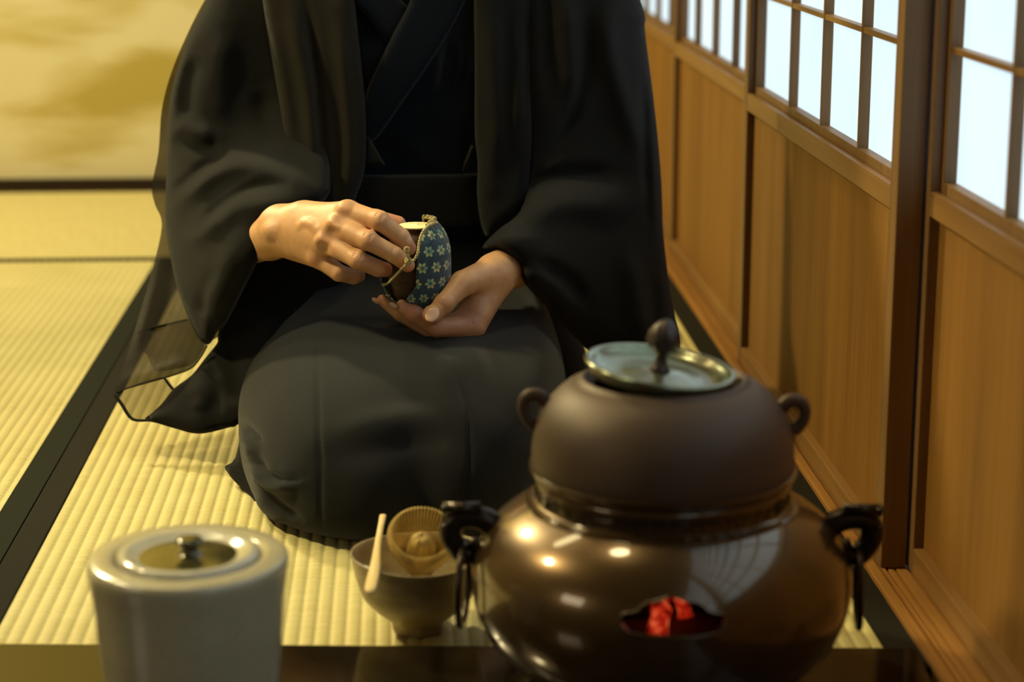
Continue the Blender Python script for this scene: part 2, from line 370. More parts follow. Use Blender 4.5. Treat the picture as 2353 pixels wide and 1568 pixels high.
# neck pattern band (thunder pattern squares in relief)
nb=MB()
for k in range(44):
    a=2*PI*k/44; c,s=math.cos(a),math.sin(a)
    for (u0,u1,z0,z1) in ((-.006,.004,.1835,.1850),(-.006,-.0047,.1765,.1850),(-.006,.006,.1765,.1778),(.0047,.006,.1765,.1815),(-.0025,.006,.1806,.1818)):
        vs=[]
        for u in (u0,u1):
            for z in (z0,z1):
                for rr in (.1080,.1096):
                    vs.append(nb.bm.verts.new((KX+rr*c-u*s,KY+rr*s+u*c,z)))
        for f in ((0,1,3,2),(4,6,7,5),(0,4,5,1),(2,3,7,6),(0,2,6,4),(1,5,7,3)): nb.bm.faces.new([vs[i] for i in f])
nb.build('neck_pattern_band',BRONZE_D,fu)
def tor(name,c,R,r,ax_n,mat,parent,sy=1.,n=48,label=None):
    n_=Vector(ax_n).normalized(); u=n_.orthogonal().normalized() if abs(n_.z)>.9 else Vector((0,0,1)).cross(n_).normalized(); v=n_.cross(u)
    P=[Vector(c)+u*R*math.cos(2*PI*k/n)+v*R*sy*math.sin(2*PI*k/n) for k in range(n)]
    return tube(name,[tuple(p) for p in P],r,mat,parent,n=12,closed=True,label=label)
for sgn in (-1,1):
    ca2,sa2=math.cos(-.07),math.sin(-.07)
    def L(x,y,z): return (KX+ca2*x*sgn-sa2*y*1., KY+sa2*x*sgn+ca2*y, z)
    lug=bmesh.new()
    # block arm with rolled top
    P=[L(.146,0,.148),L(.155,0,.1530),(L(.165,0,.1545)),L(.175,0,.1535),L(.1815,0,.147),L(.1820,0,.138),L(.1780,0,.128),L(.171,0,.1195),L(.1655,0,.1195),L(.1600,0,.125),L(.156,0,.131)]
    lo=tube('lug',P,[.011,.0105,.0100,.0100,.0105,.0105,.0095,.0085,.0075,.0080,.009],BRONZE_D,fu,n=14,per=5)
    tube('lug_cap',[L(.156,-.006,.1640),L(.1885,-.006,.1635)],.0058,BRONZE_D,lo,n=14)
    for q in (.150,.1665):
        lathe('rivet',[(.0001,.0),(.003,.0006),(.0036,.0026),(.0025,.0048),(.0001,.0055)],L(.1865,-.0125,0)[0],L(.1865,-.0125,0)[1],BRONZE_D,lo,n=16,z0=q-.003)
    cx_,cy_,cz_=L(.1715,-.003,.0945)
    tor('carrying_ring',(cx_,cy_,cz_+(.0)),.0365,.0032,(math.cos(.17),-math.sin(.17)*1.,.03*sgn),BRONZE_D,fu)
# ash bed and charcoal
ASH=M('ash_bed',(.12,.11,.09),.95); ASH.bump(ASH.noise(120,3,.6),.5,.002)
lathe('ash_bed',[(.0005,.078),(.05,.076),(.10,.072),(.140,.070),(.1505,.068),(.146,.060),(.0005,.058)],KX,KY,ASH,fu,n=48)
EMB=M('ember_charcoal',(.02,.016,.014),.9); _n=EMB.noise(95,5,.7); _e=EMB.ramp(_n,[(.36,(0,0,0)),(.50,(.40,.012,.003)),(.66,(1.,.20,.06))]); EMB.nt.links.new(_e,EMB.b.inputs['Emission Color']); EMB.b.inputs['Emission Strength'].default_value=.95
CHAR=M('charcoal_black',(.012,.011,.010),.85)
def stick(name,p,q,r,m,label,cat='charcoal'):
    P=np.array(p);Q=np.array(q); pts=[tuple(P+(Q-P)*t+rng.randn(3)*.0008) for t in np.linspace(0,1,9)]
    o=tube(name,pts,[r*(1+.10*rng.randn()) for _ in range(9)],m,None,n=11); o.data.polygons.foreach_set('use_smooth',[False]*len(o.data.polygons)); return tag(o,label,cat)
ex=XY(1533,1405,1.55)
stick('charcoal_piece',(ex-.008,1.560,.074),(ex+.004,1.590,.116),.0085,EMB,'orange glowing charcoal stick, brightest piece in the brazier window')
stick('charcoal_piece',(ex+.022,1.590,.080),(ex+.013,1.600,.118),.0062,EMB,'dimmer red charcoal stick just right of the bright one in the brazier')
stick('charcoal_piece',(ex-.026,1.605,.083),(ex+.040,1.62,.089),.009,CHAR,'black unlit charcoal lying behind the glowing sticks in the brazier')
# kettle
ke=thing('iron_kettle','brown cast iron tea kettle sitting in the bronze brazier','kettle',(KX,KY,.14))
kp=[(.0005,.128),(.045,.130),(.078,.140),(.097,.158),(.1055,.176),(.1088,.190),(.1108,.1995),(.1124,.203),(.1128,.208),(.1125,.216),(.1112,.227),(.1088,.238),(.1050,.248),(.0990,.2575),(.0915,.2655),(.0835,.2722),(.0765,.2755),(.0725,.2770),(.0710,.2785),(.0700,.2800),(.0680,.2803),(.0665,.2790),(.0655,.2755),(.0600,.2740),(.0590,.268),(.075,.262),(.095,.245),(.104,.225),(.105,.205),(.098,.185),(.08,.155),(.0005,.140)]
kp=[(a,b) for a,b in kp]
lathe('kettle_body',kp,KX,KY,IRON,ke,n=128)
for sgn in (-1,1):
    s_=math.radians(8)*1.
    def K(x,z,y=0): return (KX+sgn*x*math.cos(s_),KY-sgn*x*math.sin(s_)+y,z)
    P=[K(.1000,.255),K(.1065,.261),K(.1140,.2610),K(.1190,.2560),K(.1195,.2480),K(.1160,.2400),K(.1095,.2350)]
    tube('kettle_lug',P,[.0042,.0042,.0040,.0036,.0034,.0036,.0042],IRON,ke,n=12,per=5,flat=1.5)
# lid, sitting slightly askew: left side raised
LC=Vector((XY(1516,845,KY-.004),KY-.004,.2868))
lid=thing('kettle_lid','greenish bronze kettle lid with knob, sitting askew on the kettle','lid',LC)
lp=[(.0005,-.0082),(.030,-.0080),(.048,-.0068),(.0575,-.0062),(.0605,-.0060),(.0612,-.0018),(.0640,.0010),(.0650,.0034),(.0640,.0052),(.0618,.0056),(.0592,.0046),(.0570,.0024),(.0545,-.0004),(.048,-.0034),(.040,-.0044),(.030,-.0036),(.018,-.0012),(.0005,.0002)]
lidm=lathe('lid_plate',lp,0,0,LIDM,None,n=128)
kn=[(.0005,-.0010),(.0082,-.0006),(.0070,.0025),(.0048,.0060),(.0043,.0135),(.0066,.0168),(.0108,.0200),(.0124,.0262),(.0114,.0325),(.0090,.0378),(.0052,.0425),(.0018,.0448),(.0002,.0450)]
knm=lathe('lid_knob',kn,0,0,KNOBM,None,n=48)
bmv=knm.data
for v in bmv.vertices:
    v.co.x*=1.12; v.co.y*=1.12
    if v.co.z>.021:
        a=math.atan2(v.co.y,v.co.x); f=1+.10*math.cos(6*a+v.co.z*260); v.co.x*=f; v.co.y*=f
Rl=Matrix.Translation(LC)@Matrix.Rotation(math.radians(6.6),4,'Y')@Matrix.Rotation(math.radians(2.6),4,'X')
for o in (lidm,knm):
    o.data.transform(Rl); o.parent=lid; o.matrix_parent_inverse=Matrix.Translation(-LC)
# water jar (mizusashi)
JX,JY=-.1771,1.55
JAR=M('jar_celadon_glaze',(.40,.38,.30),.24,0,.5,coat=.5)
_co=JAR.coords('Object'); _v=JAR.nt.nodes.new('ShaderNodeTexVoronoi'); _v.feature='DISTANCE_TO_EDGE'; _v.inputs['Scale'].default_value=85; JAR.nt.links.new(_co,_v.inputs['Vector'])
_cr=S(JAR.nt,_v.outputs[0]).lt(.025); _g=JAR.ramp(JAR.noise(6,3,.6),[(.3,(.42,.37,.23)),(.7,(.53,.47,.31))]); JAR.color(JAR.mix(_cr*.25,_g,(.24,.20,.12)))
JARL=M('jar_lid_glaze',(.52,.48,.36),.16,0,.5,coat=.6)
OLIVE=M('jar_lid_well_gilt',(.16,.12,.03),.16,.35,.5,coat=.6); OLIVE.color(OLIVE.ramp(OLIVE.noise(45,3,.6),[(.35,(.05,.045,.014)),(.7,(.20,.155,.045))]))
ja=thing('water_jar','pale celadon ceramic water jar with lid at the lower left','water jar',(JX,JY,BZ))
jp=[(.0005,.0125),(.055,.0125),(.060,.0128),(.0645,.020),(.0690,.040),(.0730,.070),(.0757,.100),(.0772,.125),(.0790,.138),(.0806,.148),(.0812,.1535),(.0806,.1578),(.0785,.1596),(.0700,.1604),(.0610,.1600),(.0592,.1590),(.0590,.150),(.0570,.140),(.0570,.03),(.0005,.02)]
lathe('jar_body',jp,JX,JY,JAR,ja,n=128)
jl=thing('jar_lid','round white celadon lid with olive gold well and knob on the water jar','lid',(JX,JY,.158))
lathe('lid_disc',[(.0005,.1540),(.054,.1545),(.0572,.1565),(.0578,.1600),(.0562,.1628),(.0530,.1640),(.0490,.1636),(.0455,.1618),(.0420,.1600),(.0390,.1590),(.0005,.1590)],JX,JY,JARL,jl,n=96)
lathe('lid_well',[(.0395,.1593),(.033,.1597),(.020,.1602),(.0005,.1604)],JX,JY,OLIVE,jl,n=64)
lathe('lid_knob',[(.0120,.1600),(.0085,.1615),(.0068,.1640),(.0072,.1665),(.0100,.1690),(.0118,.1712),(.0100,.1734),(.0055,.1742),(.0005,.1738)],JX+.0015,JY,OLIVE,jl,n=40)
# tea bowl
BX,BY=.0095,1.782
BOWL=M('tea_bowl_glaze',(.22,.17,.09),.38,0,.45,coat=.15)
_n=BOWL.noise(22,4,.6,BOWL.coords('Object',(1,1,3))); BOWL.color(BOWL.ramp(_n,[(.3,(.20,.145,.062)),(.75,(.38,.295,.145))])); BOWL.bump(BOWL.noise(30,3,.5,BOWL.coords('Object',(1,1,14))),.3,.001)
bw=thing('tea_bowl','olive grey ceramic tea bowl on the tatami, holding whisk','tea bowl',(BX,BY,0))
bp=[(.0005,.004),(.017,.004),(.0195,.0008),(.0232,.0008),(.0242,.003),(.0240,.0095),(.0268,.0125),(.0330,.0165),(.0405,.0230),(.0465,.0290),(.0515,.0355),(.0548,.0430),(.0575,.0515),(.0590,.0560),(.0600,.0620),(.0612,.0690),(.0628,.0745),(.0634,.0762),(.0626,.0772),(.0614,.0762),(.0590,.0660),(.0565,.0530),(.0520,.0410),(.0440,.0300),(.033,.0210),(.018,.0150),(.0005,.0135)]
bo_=lathe('bowl_body',bp,BX,BY,BOWL,bw,n=110)
for v in bo_.data.vertices:      # hand-thrown wobble
    a=math.atan2(v.co.y-BY,v.co.x-BX); k=max(0,(v.co.z-.012))/.065
    v.co.z+=k*.0014*math.sin(2*a+.7); s=1+.012*k*math.sin(3*a+1)+(.006*math.sin(v.co.z*900) if .03<v.co.z<.07 else 0)*.5
    v.co.x=BX+(v.co.x-BX)*s; v.co.y=BY+(v.co.y-BY)*s
CLOTH=M('white_linen_cloth',(.75,.74,.66),.9)
cl=[(XY(842,1276,1.765)+dx,1.765+dy,.0655+dz) for dx,dy,dz in ((-.006,.004,-.004),(-.003,0,.0015),(.002,-.002,.0005),(.008,.002,-.004),(.014,.010,-.012),(.018,.016,-.022))]
tag(tube('tea_cloth',cl,[.0025,.004,.0038,.0045,.005,.004],CLOTH,None,n=10,per=4),'small folded white linen cloth tucked inside the tea bowl rim','cloth')
# bamboo whisk leaning in the bowl, tines towards the camera
BAM=M('whisk_bamboo',(.62,.44,.13),.5,0,.35); BAM.color(BAM.ramp(BAM.noise(60,3,.5),[(.3,(.55,.38,.10)),(.7,(.74,.56,.20))]))
wt=np.array([XY(970,1232,1.768),1.768,.0985]); wd=np.array([.03,-.60,.80]); wd/=np.linalg.norm(wd)
wu=np.cross([1.,0,0],wd); wu/=np.linalg.norm(wu); wv=np.cross(wd,wu)
wbase=wt-wd*.098
wh=thing('bamboo_whisk','bamboo tea whisk standing in the tea bowl with fanned tines','whisk',tuple(wbase))
def WP(u,v,w): return tuple(wbase+wu*u+wv*v+wd*w)
hb=[WP(0,0,.0),WP(0,0,.010),WP(0,0,.035),WP(0,0,.046)]
tube('whisk_handle',hb,[.0098,.0105,.0112,.0118],BAM,wh,n=24)
THR=M('whisk_thread',(.10,.07,.03),.8)
tor_pts=[WP(.0128*math.cos(a),.0128*math.sin(a),.047) for a in np.linspace(0,2*PI,32,endpoint=False)]
tube('binding_thread',tor_pts,.0011,THR,wh,n=8,closed=True)
NT=60; tine=None
for k in range(NT):
    a=2*PI*k/NT
    prof=[(.0118,.046),(.0150,.056),(.0215,.068),(.0280,.082),(.0312,.092),(.0318,.0975),(.0300,.1008),(.0275,.1018)]
    if tine is None:
        P=[(r,0,w) for r,w in prof]; tine=tube('tine',P,[.0009,.00095,.00095,.0009,.00085,.0008,.0007,.0005],BAM,wh,n=6,per=3); base_me=tine.data
        o=tine
    else:
        o=tine.copy(); COL.objects.link(o); o.parent=wh
    mw=Matrix(((wu[0],wv[0],wd[0],wbase[0]),(wu[1],wv[1],wd[1],wbase[1]),(wu[2],wv[2],wd[2],wbase[2]),(0,0,0,1)))@Matrix.Rotation(a,4,'Z')
    o.matrix_parent_inverse=Matrix.Translation(-Vector(wbase)); o.matrix_basis=mw
bmv=[];bf=[]
nV=0
for k in range(46):
    a=2*PI*k/46+rng.rand()*.05; rr=1+.05*rng.randn(); prof=[(.0085,.046),(.0115,.056),(.0135,.066),(.0128,.078),(.0090,.090),(.0015+.004*rng.rand(),.0975)]
    for i,(r,w) in enumerate(prof):
        c=np.array(WP(r*rr*math.cos(a),r*rr*math.sin(a),w)); e1=wu*(-math.sin(a))+wv*math.cos(a); e2=wu*math.cos(a)+wv*math.sin(a)
        for s1,s2 in ((1,0),(0,1),(-1,0),(0,-1)): bmv.append(c+(e1*s1+e2*s2*.6)*.00085)
    for i in range(len(prof)-1):
        for j in range(4):
            j2=(j+1)%4; bf.append((nV+i*4+j,nV+i*4+j2,nV+(i+1)*4+j2,nV+(i+1)*4+j))
    bf.append(tuple(nV+(len(prof)-1)*4+j for j in range(4)))
    nV+=len(prof)*4
o=fixn(raw('inner_tines',bmv,bf,BAM,wh)); o['kind']='stuff'
# bamboo scoop resting across the rim
SCO=M('scoop_bamboo',(.74,.56,.27),.45,0,.4); SCO.color(SCO.ramp(SCO.noise(1,3,.5,SCO.coords('Object',(300,8,300))),[(.3,(.66,.47,.19)),(.7,(.82,.64,.32))]))
p0=np.array([XY(849,1366,1.664),1.664,.0815]); p1=np.array([XY(866,1290,1.735)*.5+XY(858,1290,1.735)*.5,1.735,.0805]); p2=np.array([XY(868,1230,1.80),1.80,.0805]); p3=np.array([XY(880,1186,1.853),1.853,.0905])
P=spl([p0,p1,p2,p3],8); V=[];Fc=[]; wd_=[.0052,.0058,.0056,.0048,.0040,.0034,.0031,.0030,.0034]
for i,p in enumerate(P):
    w=float(np.interp(i/(len(P)-1),np.linspace(0,1,9),wd_)); 
    if i==0: w*=.55
    T=P[min(i+1,len(P)-1)]-P[max(i-1,0)]; T/=np.linalg.norm(T); sx=np.cross(T,[0,0,1.]); sx/=np.linalg.norm(sx); up=np.cross(sx,T)
    for (q,h) in ((-1,.0),(-.6,.0016),(.6,.0016),(1,.0),(.6,-.0016),(-.6,-.0016)): V.append(p+sx*w*q+up*h)
for i in range(len(P)-1):
    for j in range(6): j2=(j+1)%6; Fc.append((i*6+j,i*6+j2,(i+1)*6+j2,(i+1)*6+j))
Fc+=[tuple(range(5,-1,-1)),tuple((len(P)-1)*6+j for j in range(6))]
tag(fixn(raw('tea_scoop',V,Fc,SCO)),'slim pale bamboo tea scoop laid across the tea bowl rim','tea scoop')
# ------------------------------------------------------------------ implicit-surface modelling (hands, body)
class SDF:
    def __init__(s,lo,hi,h):
        s.h=h; s.lo=np.array(lo,float); n=np.ceil((np.array(hi)-s.lo)/h).astype(int)+1; s.n=n
        s.ax=[(s.lo[i]+np.arange(n[i])*h).astype(np.float32) for i in range(3)]
        s.F=np.full(tuple(n),.05,np.float32)
    def box(s,lo,hi):
        sl=[]
        for i in range(3):
            a=max(0,int((lo[i]-s.lo[i])/s.h)); b=min(s.n[i],int((hi[i]-s.lo[i])/s.h)+2); sl.append(slice(a,max(a,b)))
        g=np.meshgrid(*[s.ax[i][sl[i]] for i in range(3)],indexing='ij',sparse=True)
        return tuple(sl),g
    def apply(s,sl,d,k,op):
        A=s.F[sl]
        if op=='u':
            if k>0:
                hh=np.maximum(k-np.abs(A-d),0)/k; s.F[sl]=np.minimum(A,d)-hh*hh*k*.25
            else: s.F[sl]=np.minimum(A,d)
        else:
            hh=np.maximum(k-np.abs(A+d),0)/max(k,1e-9); s.F[sl]=np.maximum(A,-d)+hh*hh*k*.25
    def cap(s,a,b,ra,rb,k=.003,op='u'):
        a=np.array(a,float);b=np.array(b,float); m=max(ra,rb)+k+.004
        sl,g=s.box(np.minimum(a,b)-m,np.maximum(a,b)+m)
        ab=b-a; L=ab@ab+1e-12
        t=((g[0]-a[0])*ab[0]+(g[1]-a[1])*ab[1]+(g[2]-a[2])*ab[2])/L; t=np.clip(t,0,1)
        d=np.sqrt((g[0]-a[0]-t*ab[0])**2+(g[1]-a[1]-t*ab[1])**2+(g[2]-a[2]-t*ab[2])**2)-(ra+(rb-ra)*t)
        s.apply(sl,d.astype(np.float32),k,op)
    def ell(s,c,R,ax,k=.003,op='u'):
        """ellipsoid with radii R along the rows of ax"""
        c=np.array(c,float); m=max(R)+k+.004; sl,g=s.box(c-m,c+m); q=0; q2=0
        for i in range(3):
            u=(g[0]-c[0])*ax[i][0]+(g[1]-c[1])*ax[i][1]+(g[2]-c[2])*ax[i][2]; q=q+(u/R[i])**2; q2=q2+(u/R[i]**2)**2
        q=np.sqrt(q); d=q*(q-1)/np.maximum(np.sqrt(q2),1e-6); s.apply(sl,d.astype(np.float32),k,op)
    def groove(s,P,w,amp):
        P=np.array(P,float)
        for a,b in zip(P[:-1],P[1:]):
            m=w*3; sl,g=s.box(np.minimum(a,b)-m,np.maximum(a,b)+m); ab=b-a; L=ab@ab+1e-12
            t=np.clip(((g[0]-a[0])*ab[0]+(g[1]-a[1])*ab[1]+(g[2]-a[2])*ab[2])/L,0,1)
            d2=(g[0]-a[0]-t*ab[0])**2+(g[1]-a[1]-t*ab[1])**2+(g[2]-a[2]-t*ab[2])**2
            s.F[sl]+=(amp*np.exp(-d2/(w*w))).astype(np.float32)
    def mesh(s):
        F=s.F; nx,ny,nz=F.shape; neg=F<0
        cn=[(0,0,0),(1,0,0),(0,1,0),(1,1,0),(0,0,1),(1,0,1),(0,1,1),(1,1,1)]
        cnt=sum(neg[a:nx-1+a,b:ny-1+b,c:nz-1+c].astype(np.int8) for a,b,c in cn)
        act=(cnt>0)&(cnt<8); idx=np.argwhere(act); id3=np.full(act.shape,-1,np.int64); id3[act]=np.arange(len(idx))
        pos=np.zeros((len(idx),3)); num=np.zeros(len(idx))
        vals=[F[idx[:,0]+a,idx[:,1]+b,idx[:,2]+c].astype(float) for a,b,c in cn]
        for i in range(8):
            for j in range(i+1,8):
                if sum(abs(cn[i][q]-cn[j][q]) for q in range(3))!=1: continue
                m=(vals[i]<0)!=(vals[j]<0); t=np.where(m,vals[i]/np.where(m,vals[i]-vals[j],1),0)
                p=np.array(cn[i])+t[:,None]*(np.array(cn[j])-np.array(cn[i])); pos+=p*m[:,None]; num+=m
        V=s.lo+(idx+pos/num[:,None])*s.h; Fc=[]
        for ax in range(3):
            o=[q for q in range(3) if q!=ax]
            sl0=[slice(1,-1)]*3; sl0[ax]=slice(0,-1); sl1=list(sl0); sl1[ax]=slice(1,None)
            A=neg[tuple(sl0)];B=neg[tuple(sl1)]; e=np.argwhere(A!=B); 
            if len(e)==0: continue
            dirn=A[tuple(e.T)]
            e=e+np.array([0 if q==ax else 1 for q in range(3)])
            q=[]
            for du,dv in ((0,0),(1,0),(1,1),(0,1)):
                c=e.copy(); c[:,o[0]]-=du; c[:,o[1]]-=dv; q.append(id3[c[:,0],c[:,1],c[:,2]])
            q=np.stack(q,1); fl=dirn if ax!=1 else ~dirn; q[fl]=q[fl][:,::-1]; Fc.append(q)
        Fc=np.concatenate(Fc); Fc=Fc[(Fc>=0).all(1)]
        return V,Fc
def smooth_mesh(V,Fc,it=3,lam=.5):
    E_=np.concatenate([Fc[:,[0,1]],Fc[:,[1,2]],Fc[:,[2,3]],Fc[:,[3,0]]])
    deg=np.bincount(E_.ravel(),minlength=len(V)).astype(float)[:,None]; deg[deg==0]=1
    def lap(V):
        S_=np.zeros_like(V)
        for c in range(3):
            S_[:,c]=np.bincount(E_[:,0],V[E_[:,1],c],len(V))+np.bincount(E_[:,1],V[E_[:,0],c],len(V))
        return S_/deg-V
    for _ in range(it): V=V+lam*lap(V); V=V-(lam+.02)*lap(V)*.9
    return V
def J(px,py,Y): return PY(px,py,Y)
def unit(v): v=np.array(v,float); return v/np.linalg.norm(v)
VOX=.00085
REDS=[]; NAILS=[]
def finger(s,joints,radii,k=.0022,root=.006):
    s.cap(joints[0],joints[1],radii[0],radii[1],root)
    for i in range(1,len(joints)-1): s.cap(joints[i],joints[i+1],radii[i],radii[i+1],k)
def nail(s,c,d,n,L,W):
    d=unit(d); n=np.array(n,float); n=n-d*(n@d); n=unit(n); w=np.cross(d,n); ax=(d,w,n)
    s.ell(c,(L,W,.0022),ax,.0002); NAILS.append((np.array(c),ax,(L*.97,W*.97,.0045)))
def wrinkles(s,c,d,n,half,offs,amp=.00045,w=.0009,bow=.0012):
    d=unit(d); n=np.array(n,float); n=unit(n-d*(n@d)); w_=np.cross(d,n)
    for o in offs:
        P=[np.array(c)+d*(o+bow*(1-(t/half)**2)*(1 if o>=0 else -1))+w_*t+n*0-n*(t*t/(2*half))*.9 for t in np.linspace(-half,half,7)]
        s.groove(P,w,amp)
TOC=-CF   # towards camera
# ---- right hand (left in the picture)
def right_hand():
    lo=PY(560,700,2.14); hi=PY(975,430,2.40)
    s=SDF((min(PY(560,560,2.4)[0],lo[0])-.03,2.145,.235),(PY(975,560,2.2)[0]+.01,2.39,.375),VOX)
    wr=J(640,529,2.293); fa=J(555,560,2.372)
    s.cap(fa,J(622,545,2.312),.027,.0255,.004); s.cap(J(622,545,2.312),wr,.0245,.0225,.01)
    mc=dict(i=J(800,487,2.222),m=J(778,522,2.212),r=J(752,558,2.216),p=J(733,592,2.232))
    # metacarpal slab
    s.cap(J(648,516,2.292),mc['i'],.0205,.0128,.016); s.cap(J(648,524,2.286),mc['m'],.0205,.0128,.016)
    s.cap(J(650,534,2.286),mc['r'],.0200,.0125,.016); s.cap(J(650,545,2.292),mc['p'],.0185,.0120,.016)
    s.cap(J(700,500,2.268),J(770,510,2.245),.018,.014,.012)      # palm filling
    s.cap(J(690,560,2.275),J(735,585,2.252),.017,.014,.012)
    s.ell(J(629,531,2.268),(.012,.011,.010),np.eye(3),.007)       # ulna head
    # thumb behind
    s.cap(J(690,508,2.285),J(790,502,2.262),.017,.0135,.012); s.cap(J(790,502,2.262),J(862,503,2.262),.0128,.0112,.004); s.cap(J(862,503,2.262),J(915,514,2.262),.0105,.0088,.003)
    # fingers
    I=[mc['i'],J(872,508,2.196),J(922,545,2.197),J(939,570,2.201)]
    Md=[mc['m'],J(846,553,2.186),J(906,585,2.188),J(936,609,2.194)]
    Rg=[mc['r'],J(822,597,2.190),J(868,617,2.205),J(885,620,2.217)]
    Pk=[mc['p'],J(778,627,2.216),J(812,636,2.230),J(824,634,2.245)]
    finger(s,I,[.0126,.0107,.0097,.0085],.0022,.005); finger(s,Md,[.0126,.0106,.0096,.0084],.0015,.005)
    finger(s,Rg,[.0120,.0103,.0095,.0083],.0015,.005); finger(s,Pk,[.0114,.0097,.0087,.0079],.0015,.005)
    # knuckles
    for c,r in ((mc['i'],.0098),(mc['m'],.0100),(mc['r'],.0094),(mc['p'],.0088)): s.ell(c+TOC*.0048+np.array([-.002,0,.002]),(r,r*.9,r*.9),np.eye(3),.006)
    for f,r in ((I,.0094),(Md,.0096),(Rg,.0092)): s.ell(f[1]+unit(TOC+np.array([0,0,.5]))*.0016,(r,r,r),np.eye(3),.006)
    # tendons and veins
    for a,b in (((668,505,2.268),mc['i']),((668,518,2.262),mc['m']),((672,533,2.262),mc['r'])):
        A=J(*a); B=b+TOC*.0118; A=A+TOC*.0005; s.cap(A*.25+B*.75,B,.0019,.0030,.005)
    for P in ([(692,520),(699,514),(710,513),(720,517),(728,527)],):
        Q=[PY(x,y,2.30) for x,y in P]
        # project on to the surface: march towards the camera from inside
        out=[]
        for q in Q:
            d=unit(q-C0); t0=None
            for t in np.arange(-.12,.02,.0006):
                p=q+d*t; i=((p-s.lo)/s.h).astype(int)
                if (i>=0).all() and (i<s.n).all() and s.F[tuple(i)]<0: t0=p; break
            out.append(t0 if t0 is not None else q)
        for a,b in zip(out[:-1],out[1:]): s.cap(a+unit(a-C0)*.0030,b+unit(b-C0)*.0030,.0014,.0014,.0080)
    # hollows between knuckles
    for px,py in ((757,538),(738,575),(783,497)):
        d=unit(PY(px,py,2.2)-C0)
        for t in np.arange(2.1,2.5,.0006):
            p=C0+d*t; i=((p-s.lo)/s.h).astype(int)
            if (i>=0).all() and (i<s.n).all() and s.F[tuple(i)]<0: s.ell(p-d*.0062,(.0066,.0066,.0066),np.eye(3),.009,'s'); break
    nz=unit(TOC+np.array([.1,0,.55]))
    for f,r in ((I,.0103),(Md,.0102),(Rg,.0098)):
        d=f[2]-f[0]; wrinkles(s,f[1]+nz*(r+.0012),d,nz,.0052,(-.0030,-.0010,.0012,.0034))
    for f,r in ((I,.0086),(Md,.0085)): wrinkles(s,f[2]+nz*(r+.0006),f[3]-f[1],nz,.0040,(-.0010,.0010),.0003)
    nail(s,J(935,559,2.1985)+unit([.25,-.75,.55])*.0076,I[3]-I[2],(.25,-.75,.55),.0062,.0047)
    REDS.extend([(mc['i']+TOC*.012,.010,.28),(mc['m']+TOC*.012+np.array([.004,0,-.004]),.010,.28),(mc['r']+TOC*.012,.012,.28),(mc['p']+TOC*.008,.013,.38),(I[1],.013,.30),(Md[1],.013,.30),(Rg[1],.013,.30),(I[3],.013,.45),(Md[3],.014,.62),(J(905,505,2.255),.013,.7),(Rg[3],.013,.4)])
    return s
